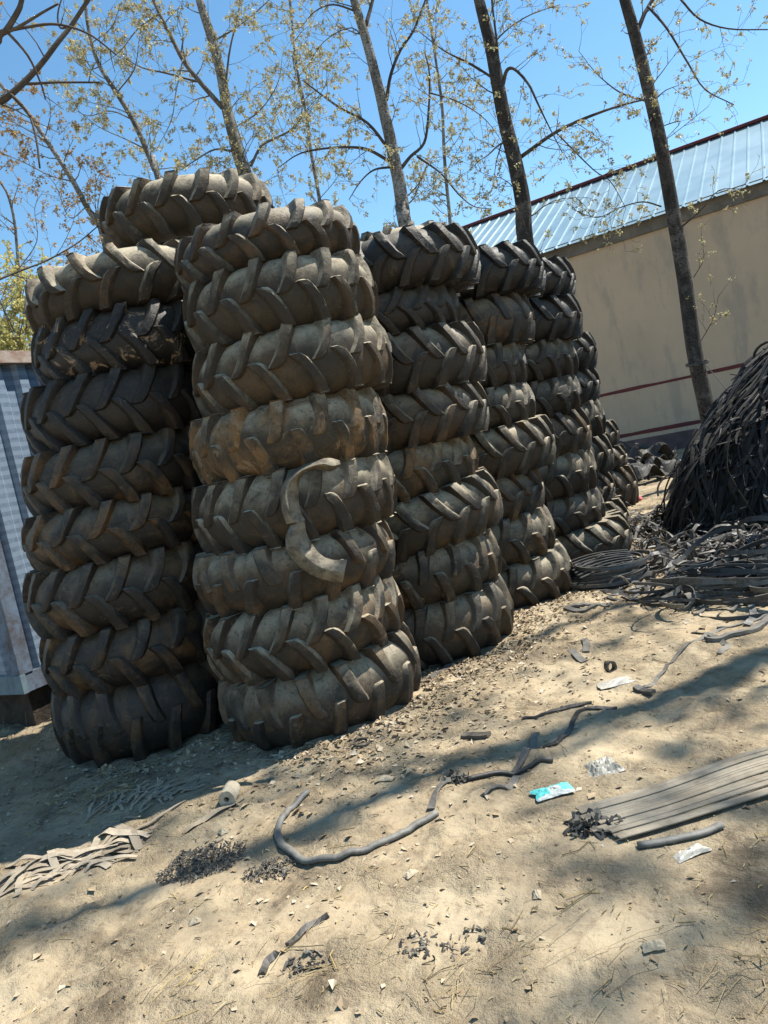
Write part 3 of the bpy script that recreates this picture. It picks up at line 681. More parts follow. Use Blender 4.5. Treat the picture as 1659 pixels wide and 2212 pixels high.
mk(5, 15.5, [(345, 400), (338, 377), (316, 323), (287, 259), (252, 201), (216, 144), (198, 93), (187, 36), (178, -40)], .062, .025,
   [([(287, 259), (240, 240), (190, 250), (150, 230)], .02, .005, .3), ([(252, 201), (290, 150), (300, 90), (310, 30)], .02, .005, .3), ([(316, 323), (270, 300), (215, 275), (170, 240)], .018, .005, -.4),
    ([(216, 144), (190, 150), (160, 130), (140, 90)], .015, .005, .3), ([(198, 93), (240, 60), (260, 10)], .015, .005, -.3)],
   'slender pale poplar leaning left above the highest tyre', BARKG, TWIGP, LEAFM, .26, .8, .5, .45, lsize=.044)
mk(6, 14.5, [(225, 520), (216, 492), (187, 446), (158, 392), (126, 341), (97, 298), (61, 244), (22, 201), (-20, 150)], .06, .028,
   [([(126, 341), (90, 300), (40, 270), (-10, 240)], .02, .006, .3), ([(158, 392), (110, 380), (50, 350), (0, 330)], .018, .005, -.4), ([(187, 446), (150, 470), (120, 400), (90, 370)], .014, .005, -.3),
    ([(205, 470), (240, 440), (200, 400), (180, 360)], .012, .004, .3), ([(97, 298), (110, 240), (100, 190)], .014, .005, .3)],
   'thin bare poplar slanting to the upper left of the leftmost stack', BARKG, TWIGP, LEAFB, .30, .8, .42, .05, lsize=.045)
mk(7, 13.0, [(45, 640), (40, 582), (32, 485), (18, 424), (0, 392), (-30, 340)], .03, .012,
   [([(40, 582), (80, 520), (75, 450), (95, 410)], .012, .004, .2), ([(38, 560), (110, 560), (150, 500), (165, 450)], .010, .004, -.3), ([(32, 485), (10, 470), (-10, 440)], .010, .004, .2), ([(42, 600), (120, 590), (180, 540)], .010, .004, -.2)],
   'sapling with copper buds beside the pale container, far left', BARKG, TWIGP, LEAFB, .22, .5, .34, 0, lsize=.034)
mk(10, 18.5, [(700, 520), (690, 430), (672, 330), (660, 240), (640, 140), (630, 40), (620, -40)], .05, .02,
   [([(690, 430), (730, 380), (760, 300)], .015, .005, .3), ([(672, 330), (620, 300), (590, 230)], .015, .005, .3), ([(660, 240), (700, 190), (720, 120)], .015, .005, .3)],
   'slim distant poplar seen between the two pale trunks', BARKG, TWIGP, LEAFM, .26, .8, .6, .3, lsize=.046)
mk(11, 19.0, [(985, 560), (970, 450), (960, 340), (955, 230), (940, 120), (925, 20), (915, -50)], .05, .02,
   [([(960, 340), (1000, 280), (1010, 210)], .015, .005, .3), ([(955, 230), (910, 190), (890, 130)], .015, .005, .3), ([(970, 450), (930, 410), (900, 400)], .015, .005, .3)],
   'slim distant poplar seen left of the steel roof end', BARKG, TWIGP, LEAFM, .28, .8, .5, .3, lsize=.046)
# leafy yellow shrub over the container roof
t = Tree(21); base = at_y(40, 1000, 10.5); base.z = 0
for i in range(9):
    a = at_y(random.uniform(-10, 70), 800, 10.5 + random.uniform(-.5, .5)); top = at_y(random.uniform(-40, 75), random.uniform(590, 700), 10.5 + random.uniform(-.5, .5))
    t.limb([Vector((base.x + random.gauss(0, .1), base.y, 0)), a * .5 + (a + Vector((base.x, base.y, a.z))) * .25, a, top], .02, .006, i == 0, .12, .45, 1, .045, .75, .1, .0, start=.4)
t.build('leafy_tree', base, 'bushy yellow green tree in young leaf above the container top', BARKG, TWIGP, LEAFY, None)
# near tree standing left of the picture, its bare limbs reach across the top left corner
t = Tree(31); nb = Vector((-3.75, 4.7, -.1))
f = [at_y(-60, 240, 5.2), at_y(0, 219, 5.3), at_y(18, 208, 5.3), at_y(54, 176, 5.35), at_y(90, 137, 5.4), at_y(126, 90, 5.45), at_y(155, 54, 5.5), at_y(190, 0, 5.5), at_y(230, -60, 5.6)]
t.limb([nb, Vector((-3.7, 4.75, 1.6)), Vector((-3.55, 4.8, 2.9)), Vector((-3.1, 4.9, 3.9)), Vector((-2.7, 5.0, 5.2)), Vector((-2.5, 5.0, 6.8))], .13, .05, True, 5, .2, 0, .03, 0, 0)
t.limb([Vector((-3.3, 4.85, 3.4))] + f, .026, .011, False, .5, .5, 0, .026, .12, 0, -.02, 8, .4)
t.limb([Vector((-3.1, 4.9, 3.9))] + P([(-50, 130), (0, 75), (14, 65), (40, 22), (47, 0), (60, -50)], 5.1), .023, .014, False, .6, .4, 0, .026, .1, 0, 0, 8, .5)
t.limb(P([(3, 73), (40, 58), (90, 28), (126, 8)], 5.1), .012, .006, False, 9, .2, 0, .02, 0, 0)
t.limb(P([(8, 68), (50, 60), (108, 52), (155, 59), (201, 79), (252, 119)], 5.1, .3), .011, .005, False, .35, .22, 0, .02, 0, 0)
t.limb(P([(52, 181), (85, 180), (126, 178), (216, 178)], 5.35), .010, .006, False, .4, .2, 0, .02, 0, 0)
t.limb(P([(13, 66), (60, 120), (88, 180), (98, 215)], 5.1, .3), .010, .004, False, .4, .2, 0, .02, 0, 0)
t.limb(P([(22, 203), (45, 225), (65, 252), (79, 305), (86, 363)], 5.3, -.3), .011, .006, False, 9, .2, 0, .02, 0, 0)
t.limb(P([(-40, 625), (0, 603), (49, 583), (98, 564), (163, 528), (212, 488)], 5.2, .6), .010, .004, False, .25, .3, 0, .022, .15, 0)
t.limb(P([(154, 55), (130, 60), (125, 30), (135, -10)], 5.5), .008, .004, False, .5, .2, 0, .02, 0, 0)
t.limb([Vector((-3.65, 4.75, 2.0))] + P([(-90, 700), (-40, 625)], 5.2), .016, .010, False, 9, .2, 0, .02, 0, 0)
t.build('bare_tree', nb, 'bare dark limbs of a near tree crossing the top left corner', BARK, TWIG, LEAFB, None)
SIDE_TREES = [(41, 7.2, 5.92, 17, .19, (-.25, .55), .28, 14), (42, 8.6, 5.0, 16, .07, (-.1, .2), .24, 10), (43, 7.0, 8.2, 11.5, .17, (.3, -.2), .3, 9), (45, 9.2, 4.4, 16, .07, (.2, .4), .24, 9)]
# trees standing outside the frame to the right and behind: the dappled shade on the ground is theirs
def side_tree(seed, x, y, h, r, lean=(0, 0), dens=.5, nl=8):
    t = Tree(seed); rr = t.r
    pts = [Vector((x + lean[0] * k, y + lean[1] * k, h * k - .1)) for k in (0, .25, .5, .75, 1)]
    t.limb(pts, r, .03, True, .9, .8, 1, .06, dens, 0, 0, start=.3)
    for i in range(nl):
        k = .3 + .65 * i / nl; p = Vector((x + lean[0] * k, y + lean[1] * k, h * k)); a = rr.uniform(0, 6.28); L = rr.uniform(1.4, 2.4) * (1.15 - .5 * k)
        q, _ = t.path(p, Vector((math.cos(a), math.sin(a), rr.uniform(.5, 1.1))), L, 4, .1, 0)
        t.limb(q, .03, .010, False, .3, .6, 1, .07, dens, 0, 0)
    t.build('poplar_tree', (x, y, 0), 'poplar of the shade trees outside the picture on the right', BARK, TWIG, LEAFM, 'shade trees outside the picture')
for a in SIDE_TREES: side_tree(*a)

# ---------------------------------------------------------------- heap of cut rubber strips on the right
HX, HY, RX, RY, HH = 5.85, 8.65, 2.6, 1.85, 1.98
def heap_h(x, y):
    dx, dy = (x - HX) / RX, (y - HY) / RY
    r = math.hypot(dx, dy); a = math.atan2(dy, dx)
    r *= 1 + .05 * math.sin(3 * a + 1) + .035 * math.sin(5 * a)
    q = max(0.0, 1 - r ** 2.1)
    return HH * q ** .74 * (1 + .10 * float(vnoise(x * 1.7, y * 1.7, 3))) - .05
hp = empty('rubber_strip_heap', (HX, HY, 0), 'tall black heap of tangled cut rubber strips in front of the plastered wall', 'strip heap')
hinv = Matrix.Translation((-HX, -HY, 0))
n = 60; V = []; F = []
for j in range(n + 1):
    for i in range(n + 1):
        x = HX - 2.9 + 5.8 * i / n; y = HY - 2.2 + 4.4 * j / n
        V.append((x, y, max(heap_h(x, y) - .10, -.3 + gz(x, y))))
for j in range(n):
    for i in range(n): F.append((j * (n + 1) + i, j * (n + 1) + i + 1, (j + 1) * (n + 1) + i + 1, (j + 1) * (n + 1) + i))
o = mesh_obj('packed_core', V, F, DARKR, hp); o.matrix_parent_inverse = hinv
def surf(x, y): return max(heap_h(x, y), gz(x, y))
hs_ = MB(); hr = random.Random(5)
def strip_down(x, y, L, lift, mb, ww, tt, rnd, out=1.0):
    pts = []; a = math.atan2(y - HY, x - HX) + rnd.gauss(0, .5); p = Vector((x, y, surf(x, y) + lift)); step = .09; k = int(L / step)
    tw = rnd.uniform(-.6, .6); tws = []; f1, f2 = rnd.uniform(2, 6), rnd.uniform(0, 6)
    for i in range(k):
        pts.append(p.copy()); tws.append(tw * math.sin(i * .3 + f2) + rnd.uniform(-.08, .08))
        a += rnd.gauss(0, .10); d = Vector((math.cos(a), math.sin(a), 0))
        s = surf(p.x, p.y); q = p + d * step * out; s2 = surf(q.x, q.y); dz = s2 - s
        # walk along the surface: shorten the horizontal step where it is steep
        c = step / math.hypot(step, dz); q = p + d * step * max(.12, c * c)
        q.z = surf(q.x, q.y) + lift * (1 + .5 * math.sin(i / f1 + f2)) + .012
        p = q
    if len(pts) > 3: mb.sweep(smooth_path(pts, 2), RECT(ww, tt), twist=[tws[min(len(tws) - 1, i // 2)] for i in range(len(pts) * 2 - 1)])
def radial(a):
    """outline of the heap along one direction, measured by its own length"""
    ca, sa = math.cos(a), math.sin(a); R1 = 1 / math.hypot(ca / RX, sa / RY) * 1.12; pts = [(R1 * k / 60, 0) for k in range(61)]
    pts = [(r, surf(HX + ca * r, HY + sa * r)) for r, _ in pts]; S = [0]
    for k in range(1, 61): S.append(S[-1] + math.hypot(pts[k][0] - pts[k - 1][0], pts[k][1] - pts[k - 1][1]))
    return pts, S
RAD = [radial(2 * math.pi * k / 96) for k in range(96)]
def heap_pt(a, s):
    pts, S = RAD[int(round(a / (2 * math.pi) * 96)) % 96]; r = float(np.interp(s, S, [p[0] for p in pts])); z = float(np.interp(s, S, [p[1] for p in pts]))
    r2 = float(np.interp(s + .05, S, [p[0] for p in pts])); z2_ = float(np.interp(s + .05, S, [p[1] for p in pts])); t = Vector((r2 - r, z2_ - z)); t = t.normalized() if t.length > 1e-6 else Vector((1, 0))
    return Vector((HX + math.cos(a) * r, HY + math.sin(a) * r, z)), Vector((-t.y * math.cos(a), -t.y * math.sin(a), t.x)), S[-1]
for i in range(1600):
    a = hr.uniform(2.35, 6.1) if i < 1300 else hr.uniform(0, 6.28)
    smax = heap_pt(a, 0)[2]; s = smax * hr.random() ** .8 * .92; L = hr.uniform(.5, 2.2); lift = .008 + hr.random() ** 2 * .10; k = max(5, int(L / .1)); pts = []; f1, f2 = hr.uniform(1.5, 4), hr.uniform(0, 6); da = hr.gauss(0, .03)
    for j in range(k):
        p, nrm, _ = heap_pt(a % 6.2831, s); pts.append(p + nrm * (lift * (1 + .6 * math.sin(j / f1 + f2)) + .01))
        s += L / k; da += hr.gauss(0, .02); a += da * .3
        if s > smax * 1.02: break
    if len(pts) > 3:
        n1 = len(pts) * 2 - 1; t0 = hr.uniform(-.3, .3); upm = heap_pt(a % 6.2831, min(s, smax) * .9)[1]
        hs_.sweep(smooth_path(pts, 2), RECT(hr.uniform(.016, .052), hr.uniform(.004, .008)), upv=upm, twist=[t0 + .3 * math.sin(q * .25 + f2) for q in range(n1)])
for i in range(34):   # loops and curls standing off the face
    a = hr.uniform(2.5, 6.0); r = hr.uniform(.45, 1.0); x, y = HX + RX * r * math.cos(a), HY + RY * r * math.sin(a); z = surf(x, y)
    c = Vector((x, y, z)); R2 = hr.uniform(.07, .22); ax = Vector((hr.gauss(0, 1), hr.gauss(0, 1), hr.gauss(0, .7))).normalized(); u = ax.orthogonal().normalized(); v = ax.cross(u)
    e = hr.uniform(2.2, 6.5); n0 = 16; f0 = hr.uniform(0, 6)
    hs_.sweep([c + (u * math.cos(f0 + e * k / n0) + v * math.sin(f0 + e * k / n0)) * R2 * (1 + .3 * k / n0) + ax * .15 * k / n0 for k in range(n0)], RECT(hr.uniform(.016, .034), .007), upv=ax)
for i in range(40):   # stiff ends poking out of the outline
    a = hr.uniform(1.8, 5.5); r = hr.uniform(.3, .98); x, y = HX + RX * r * math.cos(a), HY + RY * r * math.sin(a); z = surf(x, y)
    d = Vector((math.cos(a) * .8 + hr.gauss(0, .5), math.sin(a) * .5 + hr.gauss(0, .4), hr.uniform(.1, 1.0))).normalized(); L = hr.uniform(.12, .42)
    hs_.sweep([Vector((x, y, z - .05)) + d * L * k / 4 + Vector((0, 0, -.10 * (k / 4) ** 2 * L)) for k in range(5)], RECT(hr.uniform(.016, .035), .008))
o = hs_.build('tangled_strips', STRIP, hp, smooth=False); o.matrix_parent_inverse = hinv; o['kind'] = 'stuff'

# ---------------------------------------------------------------- strips, coil and tangles on the ground
def ground_path(px, lift=.012, n=4):
    q = []
    for (x, y) in px:
        p = on_ground(x, y); q.append(p)
    q = smooth_path(q, n)
    return [Vector((p.x, p.y, gz(p.x, p.y) + lift)) for p in q]
def ground_strip(px, w_, t_, mat, label, lift=None, cat='rubber strip', name='rubber_strip', group='loose rubber strips on the ground', round_=False, twist=0):
    pts = ground_path(px, lift if lift is not None else t_ * .5 + .003); c = pts[len(pts) // 2]
    b = MB(); k = len(pts)
    if round_: b.sweep(pts, [(math.cos(a) * w_ / 2, math.sin(a) * t_ / 2) for a in np.linspace(0, 2 * math.pi, 10, endpoint=False)])
    else: b.sweep(pts, RECT(w_, t_), twist=[twist * math.sin(i * .45) for i in range(k)])
    b.v = [v - c for v in b.v]
    o = b.build(name, mat, None, smooth=round_); o.location = c
    return tag(o, label, cat, group)
def z6(l): return [(433.6 + x * .3268, 1463 + y * .3268) for x, y in l]
def z2(l): return [(813 + x * .5097, 1355 + y * .5097) for x, y in l]
def z22(l): return [(1192.6 + x * .281, 1138.4 + y * .281) for x, y in l]
GREYR = simple('dusty_hose_rubber', (.20, .19, .165), (.115, .108, .096), 14, .6, .4, .25)
ground_strip(z6([(712, 770), (620, 845), (545, 925), (505, 1000), (530, 1085), (600, 1152), (700, 1198), (850, 1203), (1000, 1172), (1150, 1122), (1300, 1060), (1450, 985), (1570, 930)]), .034, .026, GREYR,
             'long grey half tube strip bent into a U on the bare soil in front', .014, group=None, round_=True)
ground_strip(z2([(235, 790), (268, 722), (320, 680), (372, 650)]), .035, .008, DUSTY, 'flat dusty strip leading from the U shaped tube to a black knot', twist=.5)
ground_strip(z2([(390, 664), (480, 636), (575, 608), (660, 585), (752, 574)]), .026, .020, DARKR, 'dark thin hose lying between the black knot and the teal packet', round_=True)
ground_strip(z2([(678, 455), (655, 510), (622, 560), (578, 600)]), .035, .010, DUSTY, 'dusty flat strip lying across above the dark thin hose', twist=.4)
ground_strip(z2([(592, 620), (560, 665), (505, 705), (456, 748)]), .032, .010, DUSTY, 'curled grey strip end pointing left of the teal packet', twist=.7)
ground_strip(z2([(1020, 340), (940, 346), (880, 354), (845, 385), (815, 440), (770, 478), (690, 500)]), .024, .009, DARKR, 'dark strip with a kinked bend along the tree shadow', twist=.3)
ground_strip(z2([(622, 402), (690, 388), (760, 366), (850, 345), (912, 328)]), .026, .009, DARKR, 'straight black strip in the leaf litter by the stacks', twist=.3)
ground_strip(z2([(368, 468), (420, 470), (482, 472)]), .05, .016, DARKR, 'short thick black rubber piece in front of the nearest stack')
ground_strip(z2([(1098, 252), (1140, 262), (1172, 268)]), .045, .02, DARKR, 'short black folded strip end at the tip of a long pale strip')
ground_strip(z22([(1330, 765), (1200, 850), (1000, 975), (860, 1090), (780, 1170), (700, 1215)]), .026, .005, DUSTY, 'long thin pale strip running straight down the open ground', twist=.3)
ground_strip(z22([(1700, 690), (1560, 780), (1450, 840), (1330, 880), (1190, 912)]), .05, .022, DUSTY, 'thick grey strip reaching in from the right edge', group=None)
ground_strip(z22([(1080, 822), (1150, 830), (1250, 865), (1320, 910), (1360, 945), (1290, 1000)]), .035, .006, DUSTY, 'kinked flat strip crossing under the thick grey strip', twist=.5)
ground_strip(z22([(430, 548), (560, 570), (650, 566), (760, 545), (860, 520)]), .03, .012, DARKR, 'dark curved strip in front of the coil')
ground_strip(z22([(450, 625), (330, 618), (220, 635), (110, 652), (240, 660), (350, 645), (445, 628)]), .045, .018, DUSTY, 'folded grey loop of strip at the foot of the fourth stack')
ground_strip(z22([(250, 890), (268, 915), (262, 960)]), .045, .012, DUSTY, 'short bent grey strip stub on the open ground')
ground_strip(z22([(150, 975), (200, 1010), (250, 1030)]), .05, .010, DUSTY, 'curved pale scrap left of the small black ring')
ground_strip([(905, 1470), (945, 1452), (975, 1425)], .05, .012, DUSTY, 'pale strip end lying against the foot of the nearest stack')
ground_strip([(712, 1990), (668, 2012), (622, 2048)], .022, .010, DARKR, 'black curved strip in the foreground dirt', twist=.6)
ground_strip([(600, 2062), (580, 2080), (566, 2108)], .024, .010, DARKR, 'short black strip standing out of the foreground dirt', twist=.8)
ground_strip(z22([(1370, 650), (1440, 610), (1500, 560), (1540, 620), (1540, 690), (1495, 740)]), .045, .010, GREYR, 'pale curled strip at the edge of the tangle on the right', twist=.4)
ground_strip(z22([(1110, 690), (1160, 640), (1200, 590), (1150, 555), (1090, 540)]), .04, .010, GREYR, 'pale strip curling out of the tangle towards the coil', twist=.4)
ground_strip(z22([(590, 492), (760, 470), (900, 450), (1060, 440)]), .035, .015, GREYR, 'straight pale strip running right from the coil')
ground_strip(z22([(930, 425), (1060, 400), (1200, 365), (1400, 320), (1640, 290)]), .03, .02, DARKR, 'long black strip running right behind the pale one')
ground_strip(z22([(1700, 640), (1600, 690), (1400, 745), (1270, 770)]), .02, .008, GREYR, 'thin strip hooked at its end near the right edge')
ground_strip([(1240, 1210), (1290, 1195), (1340, 1178), (1372, 1158)], .03, .008, GREYR, 'pale strip lying along the foot of the fifth stack')
# scraps of strip spread round the heap: too many to count one by one
sc = MB(); sr = random.Random(12)
for i in range(760):
    if i < 300: x, y = HX - 1.6 + sr.gauss(0, 1.1), HY - 2.1 + sr.gauss(0, .42)
    else: x, y = HX - 2.95 + sr.gauss(0, .4), HY - .6 + sr.gauss(0, 1.3)
    if heap_h(x, y) > .35 or math.hypot(x - 1.95, y - 8.2) < .75 or y < 5.6: continue
    a = sr.uniform(0, 6.28) if i % 3 else sr.gauss(.5, .4); L = sr.uniform(.15, 1.1); k = 7; p = Vector((x, y, 0)); pts = []; lf_ = sr.random() ** 2 * .09
    for j in range(k):
        pts.append(Vector((p.x, p.y, max(gz(p.x, p.y), min(heap_h(p.x, p.y), .3)) + .01 + lf_ * (1 + math.sin(j)))))
        a += sr.gauss(0, .28); p = p + Vector((math.cos(a), math.sin(a), 0)) * L / k
    sc.sweep(smooth_path(pts, 2), RECT(sr.uniform(.014, .042), sr.uniform(.004, .012)), twist=[sr.uniform(-.2, .2) + .7 * math.sin(j * .4 + i) for j in range(k * 2 - 1)])
STRIPG = island('mixed_rubber_strip', [(.03, .03, .032), (.12, .11, .095), (.05, .048, .045), (.20, .185, .155), (.04, .04, .042)], .5)
o = sc.build('strip_scraps', STRIPG, None, smooth=False); tag(o, 'litter of short rubber strips round the foot of the black heap', 'strip litter', None, 'stuff')
# curly tangle by the right edge
tg = MB(); tr_ = random.Random(77); tc = on_ground(*z22([(1480, 470)])[0])
for i in range(105):
    c = tc + Vector((tr_.gauss(0, .34), tr_.gauss(0, .22), 0)); c.z = gz(c.x, c.y) + tr_.random() ** 1.5 * .2; R2 = tr_.uniform(.10, .42); f0 = tr_.uniform(0, 6.28); e = tr_.uniform(1.5, 5.5)
    tilt = tr_.gauss(0, .3); n0 = 18
    pts = [c + Vector((math.cos(f0 + e * k / n0) * R2, math.sin(f0 + e * k / n0) * R2 * .75, max(-.0, math.sin(f0 + e * k / n0 + 1) * R2 * tilt) + .008)) for k in range(n0)]
    tg.sweep(pts, RECT(.008, tr_.uniform(.018, .042)), twist=[tr_.uniform(-.3, .3)] * n0)
o = tg.build('strip_tangle', STRIPG, None, smooth=False); tag(o, 'low tangle of curly rubber strips by the right edge in front of the heap', 'strip tangle', None, 'stuff')
# flat coil at the foot of the fifth stack
cc = on_ground(1313, 1256); b = MB(); cr = random.Random(3)
for ring in range(15):
    z = .012 + .013 * ring * .75; rx = .34 - .0105 * ring + cr.uniform(-.02, .02); ox, oy = cr.gauss(0, .018) + .002 * ring, cr.gauss(0, .015)
    if ring > 9: rx = cr.uniform(.20, .30); ox += cr.uniform(-.05, .05)
    n0 = 44
    pts = [Vector((ox + math.cos(2 * math.pi * k / n0) * rx * 1.12, oy + math.sin(2 * math.pi * k / n0) * rx, z + .012 * math.sin(2 * math.pi * k / n0 * 2 + ring) + .008)) for k in range(n0 + 1)]
    b.sweep(pts, RECT(.012, .030), upv=(0, 0, 1), twist=[.25 * math.sin(ring + k * .2) for k in range(n0 + 1)])
    if ring > 3:
        pts = [Vector((ox + math.cos(2 * math.pi * k / n0 + ring) * (rx - .05) * 1.1, oy + math.sin(2 * math.pi * k / n0 + ring) * (rx - .05), z * .7 + .01)) for k in range(int(n0 * .8))]
        b.sweep(pts, RECT(.012, .026), upv=(0, 0, 1))
for q in range(7):
    a = -.5 + .16 * q; pts = [Vector((-.30 + .60 * k / 8, -.20 + .06 * q + .13 * math.sin(a + k / 8 * 2.2), .12 + .01 * q + .02 * math.sin(k / 8 * 3.1))) for k in range(9)]
    b.sweep(pts, RECT(.024, .008), upv=(0, 0, 1))
coil = tag(b.build('strip_coil', simple('coil_rubber', (.05, .05, .05), (.10, .095, .085), 9, .45, .45, .15), None, smooth=False), 'round coil of black rubber strip lying flat at the foot of the fifth stack', 'strip coil')
coil.location = (cc.x, cc.y, gz(cc.x, cc.y))
b = MB(); b.tube([Vector((-.06, .05, .19)), Vector((-.03, .06, .225)), Vector((.0, .04, .23)), Vector((.03, .07, .21)), Vector((-.01, .10, .20)), Vector((-.05, .08, .22))], [.007] * 6, 5)
b.build('tie_knot', DUSTY, coil)
# ---------------------------------------------------------------- ribbed mat on the right
mc = [on_ground(*z2([q])[0]) for q in ((820, 795), (1000, 930), (1700, 500), (1720, 700))]
MATM = simple('dusty_ribbed_strip', (.33, .285, .215), (.20, .17, .125), 5, .85, .2, .4)
cm_ = sum(mc, Vector()) / 4
mat_root = empty('strip_bundle', (cm_.x, cm_.y, 0), 'flat bundle of long parallel dusty strips lying side by side at the right edge', 'strip bundle')
mr = random.Random(6); wds = [mr.uniform(.6, 1.5) for _ in range(12)]; tot = sum(wds); acc = 0
for k, wk in enumerate(wds):
    v0 = (acc + wk / 2) / tot; acc += wk; wd = (mc[0] - mc[1]).length * wk / tot * .985; pts = []
    u0 = mr.uniform(-.02, .05) + (.06 if k > 8 else 0); ph = mr.uniform(0, 6); zk = mr.uniform(.006, .013)
    for i in range(25):
        uu = u0 + (1 - u0) * i / 24; p = mc[0].lerp(mc[2], uu).lerp(mc[1].lerp(mc[3], uu), v0 + .004 * math.sin(uu * 2.5 + ph)) + (mc[0] - mc[1]).normalized() * .02 * math.sin(uu * 3.1)
        pts.append(Vector((p.x, p.y, soft_z(p.x, p.y) + .008 + zk)))
    b = MB(); hh = .0035; b.sweep(pts, [(-wd / 2, -hh), (wd / 2, -hh), (wd / 2, hh * .4), (wd * .36, hh), (wd * .12, hh * .75), (-wd * .12, hh * .75), (-wd * .36, hh), (-wd / 2, hh * .4)], upv=(0, 0, 1), twist=[mr.uniform(-.015, .015) + .04 * math.sin(i * .15 + ph) for i in range(25)])
    o = b.build('strip', MATM, mat_root, smooth=False); o.matrix_parent_inverse = Matrix.Translation((-cm_.x, -cm_.y, 0))
ground_strip(z2([(1112, 930), (1240, 898), (1380, 862), (1462, 828)]), .034, .022, GREYR, 'grey half pipe strip along the front edge of the ribbed mat', .012, group=None, round_=True)
# ---------------------------------------------------------------- piles of scraps
def scrap_pile(name, label, cx, cy, rx, ry, n, size, mat, flat, thick=.004, seed=1, h=.03, cat='scraps', elong=1.6):
    b = MB(); r = random.Random(seed); c = on_ground(cx, cy)
    for i in range(n):
        a = r.uniform(0, 6.28); q = r.random() ** .6; x, y = c.x + math.cos(a) * rx * q, c.y + math.sin(a) * ry * q
        z = gz(x, y) + r.random() * h * (1 - q * q) + .004
        d = Vector((r.gauss(0, 1), r.gauss(0, 1), r.gauss(0, flat))).normalized(); u = d.cross(Vector((r.gauss(0, .4), r.gauss(0, .4), 1))).normalized(); w2 = d.cross(u)
        L = size * r.uniform(.5, 1.6) * elong; W = size * r.uniform(.4, 1.0) / elong
        p = Vector((x, y, z)); k = r.uniform(-.3, .3) * L
        b.add([p - d * L / 2 - u * W / 2, p - u * W / 2 * r.uniform(.5, 1.3) + w2 * k * .5, p + d * L / 2 - u * W / 2, p + d * L / 2 + u * W / 2, p + u * W / 2 + w2 * k * .5, p - d * L / 2 + u * W / 2 * r.uniform(.3, 1)], [(0, 1, 4, 5), (1, 2, 3, 4)])
    b.v = [v - c for v in b.v]
    o = b.build(name, mat, None, smooth=False); o.location = c
    s = o.modifiers.new('thick', 'SOLIDIFY'); s.thickness = thick
    return tag(o, label, cat, None, 'stuff')
CHIP = island('rubber_chips', [(.03, .03, .03), (.11, .10, .085), (.05, .048, .045), (.24, .215, .17), (.04, .04, .04), (.16, .145, .115)], .65)
scrap_pile('rubber_chips', 'small dark pile of rubber chips between the pale strip pile and the bent tube', 432, 1850, .20, .17, 700, .013, CHIP, .6, thick=.002, seed=2, h=.022)
scrap_pile('rubber_chips', 'smaller patch of black chips just left of the U shaped tube', 578, 1872, .12, .08, 170, .012, CHIP, .6, thick=.002, seed=3, h=.015)
scrap_pile('crumpled_scraps', 'black crumpled scraps at the left tip of the ribbed mat', *z2([(930, 845)])[0], .13, .08, 80, .032, CHIP, .9, thick=.002, seed=4, h=.035, elong=1.3)
scrap_pile('crumpled_scraps', 'black knot of torn rubber between the bent tube and the dark hose', *z2([(345, 672)])[0], .08, .05, 40, .032, CHIP, .9, thick=.002, seed=5, h=.03, elong=1.3)
scrap_pile('crumpled_scraps', 'dark torn scraps in the middle of the foreground', 950, 2035, .15, .09, 60, .014, CHIP, .5, thick=.002, seed=6, h=.008)
scrap_pile('crumpled_scraps', 'dark torn scraps near the black strips in the lower foreground', 650, 2085, .08, .05, 40, .015, CHIP, .6, thick=.002, seed=8, h=.012)
CLOTH = island('pale_cut_strips', [(.36, .30, .22), (.29, .24, .17), (.42, .355, .265), (.22, .18, .13)], .85)
b = MB(); pr = random.Random(9); pc = on_ground(150, 1850)
ax = (on_ground(285, 1795) - on_ground(30, 1890)).normalized()
for i in range(62):
    c = pc + ax * pr.gauss(0, .17) + Vector((pr.gauss(0, .06), pr.gauss(0, .07), 0)); a = math.atan2(ax.y, ax.x) + pr.gauss(0, .5) + (1.2 if pr.random() < .12 else 0)
    L = pr.uniform(.14, .46); k = 8; pts = []; p = c - Vector((math.cos(a), math.sin(a), 0)) * L / 2; lf_ = pr.random() ** 2 * .03
    for j in range(k):
        pts.append(Vector((p.x, p.y, gz(p.x, p.y) + .002 + lf_ * math.sin(3.1 * j / (k - 1)) ** .8 + pr.uniform(0, .004)))); a += pr.gauss(0, .11); p = p + Vector((math.cos(a), math.sin(a), 0)) * L / k
    b.sweep(smooth_path(pts, 2), RECT(pr.uniform(.016, .044), .0022), twist=[.16 * math.sin(j * .5 + i) for j in range(k * 2 - 1)])
b.v = [v - pc for v in b.v]
o = b.build('cut_strip_pile', CLOTH, None, smooth=False); o.location = pc; tag(o, 'flat pile of pale cut strips in the sun at the left edge', 'strip pile', None, 'stuff')
b = MB(); pc = on_ground(300, 1725)
for i in range(62):
    c = pc + Vector((pr.gauss(0, .16), pr.gauss(0, .10), 0)); a = pr.gauss(1.1, .6); L = pr.uniform(.06, .24); p = c; pts = []
    for j in range(5):
        pts.append(Vector((p.x, p.y, gz(p.x, p.y) + .006 + pr.uniform(0, .012)))); a += pr.gauss(0, .15); p = p + Vector((math.cos(a), math.sin(a), 0)) * L / 5
    b.sweep(pts, RECT(pr.uniform(.008, .02), .004))
b.v = [v - pc for v in b.v]
o = b.build('cut_strip_pile', CLOTH, None, smooth=False); o.location = pc; tag(o, 'scattered pale strips lying in the shade behind the sunlit strip pile', 'strip pile', None, 'stuff')

